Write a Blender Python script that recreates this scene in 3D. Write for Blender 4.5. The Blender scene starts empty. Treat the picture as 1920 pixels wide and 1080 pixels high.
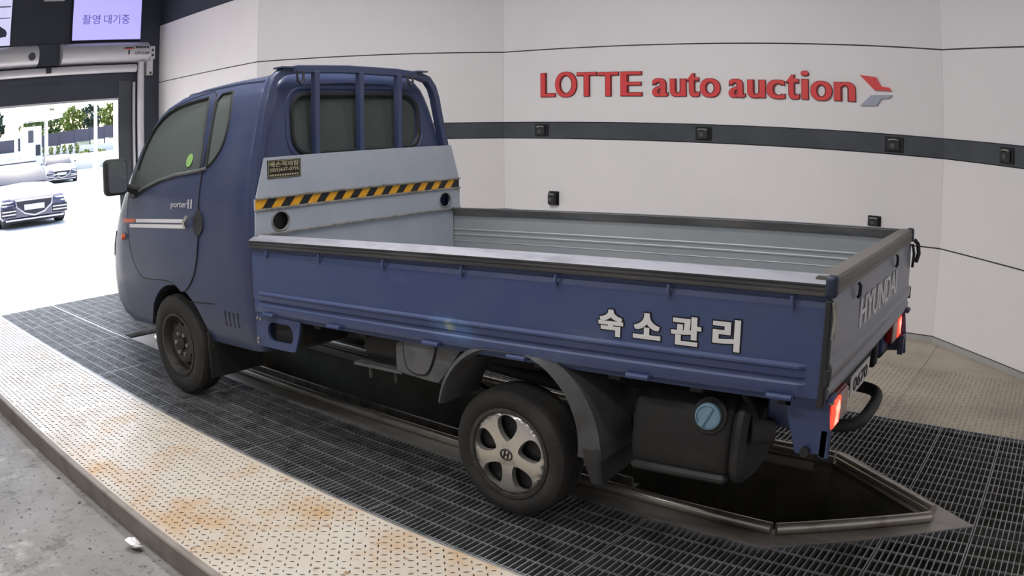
import bpy, bmesh, math, random
from mathutils import Vector, Matrix
random.seed(7)
SC = bpy.context.scene
COL = SC.collection
sin, cos, pi = math.sin, math.cos, math.pi

# ------------------------------------------------------------------ camera (wide CCTV lens with barrel distortion)
CAM_LOC = (4.5897, -3.4037, 1.6267)
YAW, PITCH, ROLL = -0.6398, -0.1934, -0.0044
cd = bpy.data.cameras.new('camera'); camo = bpy.data.objects.new('camera', cd); COL.objects.link(camo)
_f = Vector((sin(YAW)*cos(PITCH), cos(YAW)*cos(PITCH), sin(PITCH)))
_r = _f.cross(Vector((0, 0, 1))).normalized(); _u = _r.cross(_f)
_r2 = _r*cos(ROLL)+_u*sin(ROLL); _u2 = -_r*sin(ROLL)+_u*cos(ROLL)
_m = Matrix((_r2, _u2, -_f)).transposed().to_4x4(); _m.translation = Vector(CAM_LOC)
camo.matrix_world = _m
cd.sensor_fit = 'HORIZONTAL'; cd.sensor_width = 36.0; cd.sensor_height = 20.25
cd.type = 'PANO'
cd.panorama_type = 'FISHEYE_LENS_POLYNOMIAL'
cd.fisheye_fov = pi
cd.fisheye_polynomial_k0 = 0.0
cd.fisheye_polynomial_k1 = -0.033943963606
cd.fisheye_polynomial_k2 = -1.58305840e-05
cd.fisheye_polynomial_k3 = -1.38733793e-06
cd.fisheye_polynomial_k4 = -1.28596452e-07
cd.clip_start = 0.05; cd.clip_end = 400
SC.camera = camo

# ------------------------------------------------------------------ exposure, sky, sun, lamps
vs = SC.view_settings
vs.view_transform = 'Standard'; vs.look = 'None'; vs.gamma = 1.0; vs.use_curve_mapping = False
vs.exposure = 0.0
wd = bpy.data.worlds.new('sky'); SC.world = wd; wd.use_nodes = True
nt = wd.node_tree; nt.nodes.clear()
_o = nt.nodes.new('ShaderNodeOutputWorld'); _b = nt.nodes.new('ShaderNodeBackground'); _s = nt.nodes.new('ShaderNodeTexSky')
_s.sky_type = 'NISHITA'; _s.sun_disc = False; _s.sun_elevation = math.radians(58); _s.sun_rotation = math.radians(-70)
_s.dust_density = 3.0; _s.air_density = 1.0
_b.inputs['Strength'].default_value = 0.68
nt.links.new(_s.outputs[0], _b.inputs[0]); nt.links.new(_b.outputs[0], _o.inputs[0])

def lamp(name, kind, loc, target, energy, size=1.0, size_y=None, color=(1, 1, 1)):
    l = bpy.data.lights.new(name, kind); o = bpy.data.objects.new(name, l); COL.objects.link(o)
    o.location = loc
    dv = Vector(target)-Vector(loc)
    o.rotation_euler = dv.to_track_quat('-Z', 'Y').to_euler()
    l.energy = energy; l.color = color
    if kind == 'AREA':
        l.shape = 'RECTANGLE'; l.size = size; l.size_y = size_y or size
    return o
SUN = lamp('sun', 'SUN', (-10, -3.5, 14.5), (0, 0, 0), 12.0, color=(1, .97, .92)); SUN.data.angle = .01
lamp('led_panel_lamp', 'AREA', (1.0, -1.7, 4.1), (1.0, -1.7, 0), 85, 5.5, .35, (1, .985, .98))
lamp('led_panel_lamp', 'AREA', (1.0, -0.2, 4.1), (1.0, -0.2, 0), 125, 4.5, .35, (1, .985, .98))
lamp('led_panel_lamp', 'AREA', (1.4, -4.0, 4.1), (1.4, -4.0, 0), 120, 6.0, .35, (1, .985, .98))

# ------------------------------------------------------------------ helpers
def lin(c):
    c = c/255.0
    return c/12.92 if c <= .04045 else ((c+.055)/1.055)**2.4
def rgb(r, g, b): return (lin(r), lin(g), lin(b), 1.0)

MATS = {}
def mat(name, col, rough=.6, metal=0.0, col2=None, scale=4.0, lo=.45, hi=.62, detail=6.0, bump=0.0, bscale=40.0, emit=0.0, spec=.5, coat=0.0, trans=0.0, rough2=None, stretch=None, ior=1.45):
    if name in MATS: return MATS[name]
    m = bpy.data.materials.new(name); m.use_nodes = True; MATS[name] = m
    t = m.node_tree; p = t.nodes['Principled BSDF']
    p.inputs['Base Color'].default_value = col; p.inputs['Roughness'].default_value = rough; p.inputs['Metallic'].default_value = metal
    p.inputs['Specular IOR Level'].default_value = spec; p.inputs['Coat Weight'].default_value = coat; p.inputs['IOR'].default_value = ior
    if coat: p.inputs['Coat Roughness'].default_value = .12
    if trans: p.inputs['Transmission Weight'].default_value = trans
    if emit:
        p.inputs['Emission Color'].default_value = col; p.inputs['Emission Strength'].default_value = emit
    if col2 or bump or rough2 is not None:
        tc = t.nodes.new('ShaderNodeTexCoord'); mp = t.nodes.new('ShaderNodeMapping'); t.links.new(tc.outputs['Object'], mp.inputs[0])
        if stretch: mp.inputs['Scale'].default_value = stretch
        if col2 or rough2 is not None:
            n = t.nodes.new('ShaderNodeTexNoise'); n.inputs['Scale'].default_value = scale; n.inputs['Detail'].default_value = detail; n.inputs['Roughness'].default_value = .6
            t.links.new(mp.outputs[0], n.inputs['Vector'])
            mr = t.nodes.new('ShaderNodeMapRange'); mr.inputs['From Min'].default_value = lo; mr.inputs['From Max'].default_value = hi
            t.links.new(n.outputs['Fac'], mr.inputs['Value'])
            if col2:
                mx = t.nodes.new('ShaderNodeMix'); mx.data_type = 'RGBA'
                mx.inputs['A'].default_value = col; mx.inputs['B'].default_value = col2
                t.links.new(mr.outputs[0], mx.inputs['Factor']); t.links.new(mx.outputs['Result'], p.inputs['Base Color'])
            if rough2 is not None:
                m2 = t.nodes.new('ShaderNodeMapRange'); m2.inputs['To Min'].default_value = rough; m2.inputs['To Max'].default_value = rough2
                t.links.new(mr.outputs[0], m2.inputs['Value']); t.links.new(m2.outputs[0], p.inputs['Roughness'])
        if bump:
            nb = t.nodes.new('ShaderNodeTexNoise'); nb.inputs['Scale'].default_value = bscale; nb.inputs['Detail'].default_value = 5
            t.links.new(mp.outputs[0], nb.inputs['Vector'])
            bp = t.nodes.new('ShaderNodeBump'); bp.inputs['Strength'].default_value = bump; bp.inputs['Distance'].default_value = .01
            t.links.new(nb.outputs['Fac'], bp.inputs['Height']); t.links.new(bp.outputs[0], p.inputs['Normal'])
    return m

def add_layer(m, col, scale, lo, hi, detail=8.0, stretch=None, rough=.65):
    """one more layer of stains over a material's colour"""
    t = m.node_tree; p = t.nodes['Principled BSDF']; inp = p.inputs['Base Color']
    tc = t.nodes.new('ShaderNodeTexCoord'); mp = t.nodes.new('ShaderNodeMapping'); t.links.new(tc.outputs['Object'], mp.inputs[0])
    if stretch: mp.inputs['Scale'].default_value = stretch
    n = t.nodes.new('ShaderNodeTexNoise'); n.inputs['Scale'].default_value = scale; n.inputs['Detail'].default_value = detail; n.inputs['Roughness'].default_value = rough
    t.links.new(mp.outputs[0], n.inputs['Vector'])
    mr = t.nodes.new('ShaderNodeMapRange'); mr.inputs['From Min'].default_value = lo; mr.inputs['From Max'].default_value = hi
    t.links.new(n.outputs['Fac'], mr.inputs['Value'])
    mx = t.nodes.new('ShaderNodeMix'); mx.data_type = 'RGBA'; mx.inputs['B'].default_value = col
    if inp.is_linked:
        src = inp.links[0].from_socket; t.links.new(src, mx.inputs['A'])
    else: mx.inputs['A'].default_value = inp.default_value
    t.links.new(mr.outputs[0], mx.inputs['Factor']); t.links.new(mx.outputs['Result'], inp)
    return m

def tag(o, label=None, cat=None, group=None, kind=None):
    if label: o['label'] = label
    if cat: o['category'] = cat
    if group: o['group'] = group
    if kind: o['kind'] = kind
    return o

def root(name, loc, label=None, cat=None, group=None, kind=None):
    o = bpy.data.objects.new(name, None); COL.objects.link(o); o.location = loc; o.empty_display_size = .2
    return tag(o, label, cat, group, kind)

def rootloc(o):
    return o.location.copy()
def attach(o, parent):
    if parent is not None:
        o.parent = parent; o.matrix_parent_inverse = Matrix.Translation(-rootloc(parent))
    return o

class MB:
    def __init__(s): s.v = []; s.f = []; s.mi = []; s.cur = 0
    def add(s, vs_, fs):
        b = len(s.v); s.v += [tuple(q) for q in vs_]
        for f in fs: s.f.append(tuple(b+i for i in f)); s.mi.append(s.cur)
        return s
    def box(s, x0, x1, y0, y1, z0, z1):
        return s.add([(x0, y0, z0), (x1, y0, z0), (x1, y1, z0), (x0, y1, z0), (x0, y0, z1), (x1, y0, z1), (x1, y1, z1), (x0, y1, z1)],
                     [(0, 3, 2, 1), (4, 5, 6, 7), (0, 1, 5, 4), (1, 2, 6, 5), (2, 3, 7, 6), (3, 0, 4, 7)])
    def prism(s, poly, axis, a0, a1):
        n = len(poly)
        def P(p, a):
            if axis == 'x': return (a, p[0], p[1])
            if axis == 'y': return (p[0], a, p[1])
            return (p[0], p[1], a)
        ar = sum(poly[i][0]*poly[(i+1) % n][1]-poly[(i+1) % n][0]*poly[i][1] for i in range(n))
        if ar < 0: poly = poly[::-1]
        vs_ = [P(p, a0) for p in poly]+[P(p, a1) for p in poly]
        fs = [tuple(range(n))[::-1], tuple(range(n, 2*n))]+[(i, (i+1) % n, n+(i+1) % n, n+i) for i in range(n)]
        if (axis == 'y') != (a1 < a0): fs = [f[::-1] for f in fs]
        return s.add(vs_, fs)
    def tube(s, path, r, n=8, ry=None, closed=False):
        path = [Vector(p) for p in path]; rings = []
        up = Vector((0, 0, 1)); prev = None
        for i, p in enumerate(path):
            if closed: d = path[(i+1) % len(path)]-path[i-1]
            else: d = path[min(i+1, len(path)-1)]-path[max(i-1, 0)]
            d.normalize()
            a = prev if prev is not None else (up if abs(d.dot(up)) < .95 else Vector((1, 0, 0)))
            a = (a-d*a.dot(d))
            if a.length < 1e-5: a = Vector((0, 1, 0))-d*d.y
            a.normalize(); b = d.cross(a); prev = a
            rr = r[i] if isinstance(r, (list, tuple)) else r
            r2 = ry if ry is not None else rr
            off = pi/4 if n == 4 else 0
            rings.append([p+a*(rr*cos(2*pi*k/n+off))+b*(r2*sin(2*pi*k/n+off)) for k in range(n)])
        vs_ = [q for g in rings for q in g]; fs = []; L = len(rings)
        for i in range(L if closed else L-1):
            j = (i+1) % L
            for k in range(n): fs.append((i*n+k, i*n+(k+1) % n, j*n+(k+1) % n, j*n+k))
        if not closed: fs.append(tuple(range(n))[::-1]); fs.append(tuple(range((L-1)*n, L*n)))
        return s.add(vs_, fs)
    def cyl(s, p0, p1, r, n=16, r1=None): return s.tube([p0, p1], [r, r1 if r1 is not None else r], n)
    def lathe(s, prof, c, axis='y', n=32, close=False):
        """prof: (radius, along axis)"""
        vs_ = []; fs = []; L = len(prof)
        for r, a in prof:
            for k in range(n):
                t = 2*pi*k/n
                if axis == 'y': vs_.append((c[0]+r*cos(t), c[1]+a, c[2]+r*sin(t)))
                elif axis == 'x': vs_.append((c[0]+a, c[1]+r*cos(t), c[2]+r*sin(t)))
                else: vs_.append((c[0]+r*cos(t), c[1]+r*sin(t), c[2]+a))
        for i in range(L if close else L-1):
            j = (i+1) % L
            for k in range(n): fs.append((i*n+k, j*n+k, j*n+(k+1) % n, i*n+(k+1) % n))
        if not close: fs.append(tuple(range(n))); fs.append(tuple(range((L-1)*n, L*n))[::-1])
        return s.add(vs_, fs)
    def sphere(s, c, rx, ry, rz, n=10, m=6):
        prof = [(max(.001, sin(pi*i/m)), -cos(pi*i/m)) for i in range(m+1)]
        vs_ = []; fs = []
        for r, a in prof:
            for k in range(n): vs_.append((c[0]+rx*r*cos(2*pi*k/n), c[1]+ry*r*sin(2*pi*k/n), c[2]+rz*a))
        for i in range(m):
            for k in range(n): fs.append((i*n+k, i*n+(k+1) % n, (i+1)*n+(k+1) % n, (i+1)*n+k))
        return s.add(vs_, fs)
    def mesh(s, name, mats, tf=None, bevel=0.0, smooth=35, fixn=True, segs=1):
        me = bpy.data.meshes.new(name)
        me.from_pydata(s.v, [], s.f)
        for m in (mats if isinstance(mats, (list, tuple)) else [mats]): me.materials.append(m)
        if any(s.mi): me.polygons.foreach_set('material_index', s.mi)
        if fixn or bevel:
            bm = bmesh.new(); bm.from_mesh(me)
            if bevel:
                bmesh.ops.remove_doubles(bm, verts=bm.verts, dist=1e-6)
                es = [e for e in bm.edges if len(e.link_faces) == 2 and e.calc_face_angle(0) > math.radians(25)]
                bmesh.ops.bevel(bm, geom=es, offset=bevel, segments=segs, affect='EDGES', profile=.5, clamp_overlap=True)
            bmesh.ops.recalc_face_normals(bm, faces=bm.faces)
            bm.to_mesh(me); bm.free()
        if tf:
            for v in me.vertices: v.co = tf(v.co)
        if smooth:
            me.polygons.foreach_set('use_smooth', [True]*len(me.polygons))
            me.set_sharp_from_angle(angle=math.radians(smooth))
        me.update()
        return me
    def obj(s, name, mats, parent=None, tf=None, bevel=0.0, smooth=35, kind=None, label=None, fixn=True, segs=1):
        o = bpy.data.objects.new(name, s.mesh(name, mats, tf, bevel, smooth, fixn, segs)); COL.objects.link(o)
        attach(o, parent); tag(o, label, None, None, kind)
        return o

def circle(cx, cz, r, n=24, r2=None): return [(cx+r*cos(2*pi*k/n), cz+(r2 or r)*sin(2*pi*k/n)) for k in range(n)]
def rrect(x0, x1, z0, z1, r, n=5):
    out = []
    for cx, cz, a in ((x1-r, z0+r, -pi/2), (x1-r, z1-r, 0), (x0+r, z1-r, pi/2), (x0+r, z0+r, pi)):
        for k in range(n+1): out.append((cx+r*cos(a+pi/2*k/n), cz+r*sin(a+pi/2*k/n)))
    return out
def smoothpoly(pts, it=2, closed=True):
    for _ in range(it):
        q = []; n = len(pts)
        for i in range(n if closed else n-1):
            a, b = pts[i], pts[(i+1) % n]
            q.append(tuple(a[k]*.75+b[k]*.25 for k in range(len(a)))); q.append(tuple(a[k]*.25+b[k]*.75 for k in range(len(a))))
        pts = q if closed else [pts[0]]+q+[pts[-1]]
    return pts

def plate(outer, holes, fn, thick, name, mats, parent=None, tf=None, sub=0.0, smooth=35, label=None):
    """a plate with holes: 2D outlines -> 3D by fn(a, b, depth), depth 0 (front) and thick (back)"""
    bm = bmesh.new()
    es = []
    for lp in [outer]+list(holes):
        vv = [bm.verts.new((p[0], p[1], 0)) for p in lp]
        for i in range(len(vv)): es.append(bm.edges.new((vv[i], vv[(i+1) % len(vv)])))
    bmesh.ops.triangle_fill(bm, use_beauty=True, use_dissolve=False, edges=es)
    if sub:
        for _ in range(6):
            le = [e for e in bm.edges if e.calc_length() > sub]
            if not le: break
            bmesh.ops.subdivide_edges(bm, edges=le, cuts=1)
            bmesh.ops.triangulate(bm, faces=bm.faces)
    bm.verts.index_update()
    V = [v.co.copy() for v in bm.verts]; F = [tuple(v.index for v in f.verts) for f in bm.faces]
    B = [(e.verts[0].index, e.verts[1].index) for e in bm.edges if len(e.link_faces) == 1]
    bm.free()
    n = len(V); mb = MB()
    vs_ = [fn(v.x, v.y, 0.0) for v in V]+[fn(v.x, v.y, thick) for v in V]
    fs = F+[tuple(n+i for i in f[::-1]) for f in F]+[(a, b, n+b, n+a) for a, b in B]
    mb.add(vs_, fs)
    return mb.obj(name, mats, parent, tf, smooth=smooth, label=label)

_glyphs = {}
def glyph(text, off=0.0, res=6):
    key = (text, off)
    if key in _glyphs: return _glyphs[key]
    cu = bpy.data.curves.new('txt', 'FONT'); cu.body = text; cu.offset = off; cu.resolution_u = res; cu.fill_mode = 'FRONT'
    o = bpy.data.objects.new('txt', cu); COL.objects.link(o)
    dg = bpy.context.evaluated_depsgraph_get()
    me = bpy.data.meshes.new_from_object(o.evaluated_get(dg))
    V = [v.co.copy() for v in me.vertices]; F = [tuple(p.vertices) for p in me.polygons]
    cnt = {}
    for p in me.polygons:
        vv = list(p.vertices)
        for i in range(len(vv)):
            k = (vv[i], vv[(i+1) % len(vv)]); cnt[k] = 1
    B = [k for k in cnt if (k[1], k[0]) not in cnt]
    bpy.data.objects.remove(o); bpy.data.curves.remove(cu); bpy.data.meshes.remove(me)
    if V:
        x0 = min(v.x for v in V); x1 = max(v.x for v in V); y0 = min(v.y for v in V); y1 = max(v.y for v in V)
        V = [((v.x-x0)/max(1e-6, x1-x0), (v.y-y0)/max(1e-6, y1-y0)) for v in V]
    _glyphs[key] = (V, F, B)
    return _glyphs[key]
def textmesh(mb, text, fn, thick, off=0.0, shifts=((0, 0),)):
    """flat raised lettering: fn(s, t, depth) with s, t in 0..1 over the lettering's box"""
    V, F, B = glyph(text, off)
    for si, (ds, dt) in enumerate(shifts):
        n = len(V); th = thick+.0003*si
        def q(v): return (v[0]*(1-max(abs(a) for a, _ in shifts))+max(0, ds), v[1]*(1-max(abs(b) for _, b in shifts))+max(0, dt))
        vs_ = [fn(*q(v), th) for v in V]+[fn(*q(v), 0.0) for v in V]
        mb.add(vs_, list(F)+[(b, a, n+a, n+b) for a, b in B])
    return mb

# ------------------------------------------------------------------ materials
BLUE = mat('blue_paint', rgb(58, 68, 100), .36, 0, rgb(66, 74, 100), 3.0, .4, .7, coat=.25, rough2=.55)
BLUEB = mat('blue_bed_paint', rgb(64, 78, 119), .42, 0, rgb(72, 84, 119), 2.5, .4, .7, coat=.1, rough2=.62)
add_layer(BLUEB, rgb(92, 104, 132), 1.1, .62, .82, 6, (1, 1, 4))
def spot(m, c, r, col, stretch):
    """a worn patch of its own shape at one place of a surface"""
    t = m.node_tree; p = t.nodes['Principled BSDF']; inp = p.inputs['Base Color']
    tc = t.nodes.new('ShaderNodeTexCoord'); mp = t.nodes.new('ShaderNodeMapping'); mp.vector_type = 'POINT'
    mp.inputs['Location'].default_value = [-c[k]*stretch[k] for k in range(3)]; mp.inputs['Scale'].default_value = stretch
    t.links.new(tc.outputs['Object'], mp.inputs[0])
    n = t.nodes.new('ShaderNodeTexNoise'); n.inputs['Scale'].default_value = 9; t.links.new(tc.outputs['Object'], n.inputs['Vector'])
    ln = t.nodes.new('ShaderNodeVectorMath'); ln.operation = 'LENGTH'; t.links.new(mp.outputs[0], ln.inputs[0])
    ad = t.nodes.new('ShaderNodeMath'); ad.operation = 'MULTIPLY_ADD'; ad.inputs[1].default_value = r*1.1; t.links.new(n.outputs['Fac'], ad.inputs[0]); t.links.new(ln.outputs['Value'], ad.inputs[2])
    mr = t.nodes.new('ShaderNodeMapRange'); mr.inputs['From Min'].default_value = r*1.35; mr.inputs['From Max'].default_value = r*.75; t.links.new(ad.outputs[0], mr.inputs['Value'])
    mx = t.nodes.new('ShaderNodeMix'); mx.data_type = 'RGBA'; mx.inputs['B'].default_value = col
    t.links.new(inp.links[0].from_socket, mx.inputs['A']); t.links.new(mr.outputs[0], mx.inputs['Factor']); t.links.new(mx.outputs['Result'], inp)
spot(BLUEB, (2.40, -.86, .80), .16, rgb(84, 112, 158), (.8, 1, 2.2))
spot(BLUEB, (2.37, -.86, .805), .045, rgb(140, 158, 150), (1, 1, 1))
BLACKP = mat('black_plastic', rgb(42, 43, 45), .6, 0, rgb(56, 55, 53), 9, .45, .7)
RAILM = mat('worn_dark_rail', rgb(66, 66, 68), .5, .2, rgb(92, 90, 88), 14, .45, .72, stretch=(.15, 1, 1))
RAILT = mat('grey_rail_top', rgb(150, 150, 160), .4, .2, rgb(120, 120, 130), 12, .5, .7, stretch=(.3, 1, 1))
RUBBER = mat('tyre_rubber', rgb(44, 43, 42), .85, 0, rgb(60, 58, 55), 7, .45, .7, bump=.2, bscale=60)
STEELW = mat('dirty_steel_wheel', rgb(74, 73, 70), .6, .35, rgb(52, 51, 49), 14, .45, .65)
CHROME = mat('silver_hubcap', rgb(200, 198, 192), .3, .75, rgb(150, 140, 118), 9, .62, .8)
GALV = mat('galvanised_sheet', rgb(176, 182, 194), .5, .15, rgb(168, 175, 188), 3, .4, .65, rough2=.62)
add_layer(GALV, rgb(178, 184, 188), 26, .68, .76, 4)
GALVB = mat('galvanised_bed', rgb(148, 152, 154), .5, .2, rgb(138, 143, 147), 4, .4, .65, stretch=(.3, 1, 1))
add_layer(GALVB, rgb(160, 164, 160), 22, .68, .78, 4, (.4, 1, 1))
DARKG = mat('dark_chassis', rgb(44, 44, 44), .7, .1, rgb(56, 54, 50), 8, .5, .7)
GREYP = mat('grey_plastic', rgb(106, 108, 110), .6, 0, rgb(88, 90, 92), 6, .45, .65)
GREYF = mat('fender_plastic', rgb(82, 84, 86), .55, 0, rgb(66, 66, 66), 5, .45, .65)
YELLOW = mat('yellow_tape', rgb(240, 176, 44), .5, 0, rgb(222, 150, 40), 30, .5, .7)
BLACKT = mat('black_tape', rgb(38, 38, 42), .5)
WHITEP = mat('white_lettering', rgb(226, 226, 226), .5)
BLACKE = mat('black_outline', rgb(20, 20, 24), .5)
GLASS = mat('tinted_glass', rgb(120, 128, 126), .06, 0, trans=.0, spec=.6)  # base colour lightened to stand in for the reflected bright wall
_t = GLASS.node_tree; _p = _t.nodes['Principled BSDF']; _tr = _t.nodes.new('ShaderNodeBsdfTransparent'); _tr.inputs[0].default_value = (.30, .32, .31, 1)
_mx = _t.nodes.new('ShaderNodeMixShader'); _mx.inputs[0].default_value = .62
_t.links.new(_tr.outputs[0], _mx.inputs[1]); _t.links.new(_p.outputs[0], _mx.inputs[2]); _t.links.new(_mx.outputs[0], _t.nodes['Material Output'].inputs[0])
CLEARG = GLASS.copy(); CLEARG.name = 'lightly_tinted_glass'; CLEARG.node_tree.nodes['Mix Shader'].inputs[0].default_value = .30; CLEARG.node_tree.nodes['Transparent BSDF'].inputs[0].default_value = (.55, .57, .55, 1)
SEAL = mat('rubber_seal', rgb(34, 36, 38), .6)
ORANGE = mat('orange_lens', rgb(214, 96, 56), .3)
REDL = mat('red_lens', rgb(150, 24, 26), .25)
REDE = mat('lit_tail_lamp', (1.0, .09, .05, 1), .4, emit=1.1)
LCORE = mat('lamp_core_glow', (1.0, .42, .30, 1), .4, emit=1.3)
LBLUE = mat('pale_blue_cap', rgb(128, 164, 184), .5)
SILV = mat('bare_steel', rgb(168, 166, 160), .4, .6, rgb(122, 120, 114), 12, .45, .7)
SEATM = mat('seat_fabric', rgb(70, 70, 72), .9)
WALLM = mat('white_composite_panel', rgb(238, 234, 235), .5, 0, rgb(233, 230, 231), .7, .4, .65)
WDARK = mat('dark_wall_sheet', rgb(62, 66, 78), .6, 0, rgb(56, 60, 70), 1.2, .4, .65)
BAND = mat('charcoal_band', rgb(72, 76, 82), .5, 0, rgb(62, 66, 72), 3, .4, .65)
CEIL = mat('ceiling_sheet', rgb(120, 122, 126), .8)
BASEB = mat('skirting', rgb(170, 168, 166), .5)
CONC = mat('worn_concrete', rgb(142, 139, 136), .55, 0, rgb(122, 118, 114), 1.6, .42, .62, bump=.35, bscale=26)
add_layer(CONC, rgb(104, 100, 94), 7, .56, .68, 10)
add_layer(CONC, rgb(46, 44, 42), 26, .60, .66, 4)
add_layer(CONC, rgb(78, 74, 68), 1.8, .62, .72, 12)
add_layer(CONC, rgb(186, 184, 182), 2.6, .58, .72, 8)
PLATEM = mat('painted_tread_plate', rgb(206, 197, 184), .30, .1, rgb(194, 183, 168), 2.0, .42, .66, bump=.12, bscale=90, rough2=.42)
add_layer(PLATEM, rgb(190, 146, 86), 1.4, .52, .70, 12)
add_layer(PLATEM, rgb(150, 96, 46), 12, .60, .72, 6)
STUDM = mat('worn_tread_studs', rgb(46, 38, 28), .5, .1, rgb(104, 86, 62), 4, .4, .7)
DUSTP = mat('dusty_tread_plate', rgb(178, 168, 152), .6, 0, rgb(156, 146, 132), 1.8, .4, .65, bump=.2, bscale=60)
add_layer(DUSTP, rgb(96, 88, 78), 26, .66, .74, 5, (.45, 1, 1))
DSTUD = mat('dusty_tread_studs', rgb(146, 132, 114), .6, 0, rgb(112, 102, 90), 5, .4, .7)
KERBM = mat('kerb_steel', rgb(142, 134, 126), .6, .1, rgb(122, 114, 106), 5, .45, .65)
GRATE = mat('galvanised_grating', rgb(160, 162, 164), .36, .5, rgb(120, 122, 122), 9, .45, .65)
PITM = mat('pit_concrete', rgb(104, 100, 88), .9, 0, rgb(70, 68, 62), 2, .4, .65)
FRAMEM = mat('pit_frame_steel', rgb(168, 164, 158), .36, .45, rgb(126, 120, 112), 3.5, .45, .65, stretch=(.3, 1, 1))
PIPEM = mat('polished_guide_pipe', rgb(190, 186, 176), .28, .8, rgb(130, 120, 108), 5, .55, .75)
REDS = mat('red_sign_letter', rgb(226, 74, 74), .45)
REDD = mat('red_sign_edge', rgb(120, 20, 26), .5)
GREYS = mat('grey_sign_letter', rgb(168, 172, 190), .45)
SILVD = mat('silver_shutter', rgb(206, 204, 210), .38, .2, rgb(190, 188, 194), 3, .4, .65, stretch=(1, .2, 1))
WHITES = mat('white_steel', rgb(206, 206, 210), .4)
SCREEN = mat('lit_screen', rgb(184, 178, 255), .3, emit=.82)
SCREEN2 = mat('lit_screen_pale', rgb(206, 204, 240), .3, emit=.75)
SCRTXT = mat('screen_text', rgb(112, 104, 190), .4, emit=.25)
SCRDRK = mat('screen_dark', rgb(60, 60, 84), .4, emit=.1)
GREENS = mat('green_exit_sign', rgb(120, 200, 140), .4, emit=.5)
ASPH = mat('sunlit_concrete', rgb(206, 204, 200), .8, 0, rgb(190, 188, 184), .4, .4, .65)
CARW = mat('slate_car_paint', rgb(62, 60, 84), .2, .4, coat=.8)
CARB = mat('car_black_trim', rgb(30, 30, 44), .45)
CARG = mat('car_chrome', rgb(210, 210, 216), .25, .7)
CARGL = mat('car_glass', rgb(70, 74, 84), .1)
LEAF1 = mat('leaf_green', rgb(78, 100, 46), .7, 0, rgb(52, 76, 36), 2, .4, .65)
LEAF2 = mat('leaf_yellow_green', rgb(104, 116, 44), .7, 0, rgb(76, 94, 34), 3, .4, .65)
LEAF3 = mat('leaf_blue_green', rgb(54, 76, 66), .7, 0, rgb(44, 62, 54), 2, .4, .65)
BARK = mat('bark', rgb(92, 78, 64), .9)
FENCEM = mat('grey_fence', rgb(66, 66, 80), .7)
PAPER = mat('crumpled_paper', rgb(232, 232, 232), .6)
GOLD = mat('sticker_gold', rgb(176, 168, 138), .5)
STKB = mat('sticker_black', rgb(36, 33, 28), .5)
GRNST = mat('green_sticker', rgb(142, 190, 110), .5)
CYANST = mat('pale_cyan_sticker', rgb(150, 196, 208), .5)

# ------------------------------------------------------------------ platform frame (slightly turned against the truck)
GA = -0.0312
def plat(u, v, z=0.0): return Vector((u*cos(GA)-v*sin(GA), u*sin(GA)+v*cos(GA), z))
def ptf(co): return plat(co.x, co.y, co.z)

VN, VK, VF = -1.117, -1.942, 1.45         # near grating edge, kerb, far grating edge
PC, PH = .18, .59                         # pit centre line and half width of its frame
U0, U1, UA = -3.76, 3.72, 4.56            # grating start, pit shoulder, pit apex
UE = 7.0
fl = MB(); fl.box(-3.76, 7.6, -8.0, -1.90, -.35, -.115)
fl.obj('floor', CONC, None, smooth=0, kind='structure', label='worn grey concrete floor along the steel platform')
pf = root('steel_platform', (0, 0, 0), 'raised steel platform of tread plate and grating under the truck', None, None, 'structure')
MB().box(-3.76, 3.25, VK, VN, -.012, 0).obj('tread_plate', PLATEM, pf, ptf, smooth=0)
MB().box(3.25, UE, VK, VN, -.012, 0).obj('tread_plate', PLATEM, pf, ptf, smooth=0)
MB().box(-3.76, UE, VK-.012, VK+.03, -.13, .003).obj('kerb_plate', KERBM, pf, ptf, bevel=.006)
MB().box(-3.76, 3.80, VF, 4.4, -.012, 0).obj('tread_plate', DUSTP, pf, ptf, smooth=0)
MB().box(3.804, UE, VF, 4.4, -.012, 0).obj('tread_plate', DUSTP, pf, ptf, smooth=0)
MB().box(-3.76, UE, VN-.2, VF+.2, -.75, -.70).obj('void_bed', PITM, pf, ptf, smooth=0)
e_ = MB(); e_.box(-3.76, UE, VN-.008, VN, -.7, .001); e_.box(-3.76, UE, VF, VF+.008, -.7, .001); e_.box(-3.775, -3.76, VK, VF, -.7, .0)
e_.obj('edge_angle', FRAMEM, pf, ptf, smooth=0)

def studs(u0, u1, v0, v1, m, pitch=.037):
    mb = MB(); i = 0; u = u0+.01
    L, Wd, Hh = .0145, .0042, .0026
    while u < u1-.01:
        j = 0; v = v0+.012
        while v < v1-.01:
            a = pi/4 if (i+j) % 2 == 0 else -pi/4
            a += .05*random.uniform(-1, 1)
            if random.random() > .06:
                c, s = cos(a), sin(a); k = random.uniform(.75, 1.1)
                def q(p, w, z): return (u+(p*c-w*s)*k, v+(p*s+w*c)*k, z)
                mb.add([q(-L, 0, 0), q(0, -Wd, 0), q(L, 0, 0), q(0, Wd, 0), q(-L*.45, 0, Hh), q(L*.45, 0, Hh)],
                       [(0, 1, 5, 4), (1, 2, 5), (2, 3, 4, 5), (3, 0, 4)])
            v += pitch; j += 1
        u += pitch; i += 1
    return mb.obj('tread_studs', m, pf, ptf, smooth=0, kind='stuff', fixn=False)
studs(-3.74, 3.25, VK+.035, VN, STUDM)
studs(3.26, 5.2, VK+.035, VN, STUDM)
studs(3.0, 6.4, VF+.01, 2.7, DSTUD)

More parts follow.
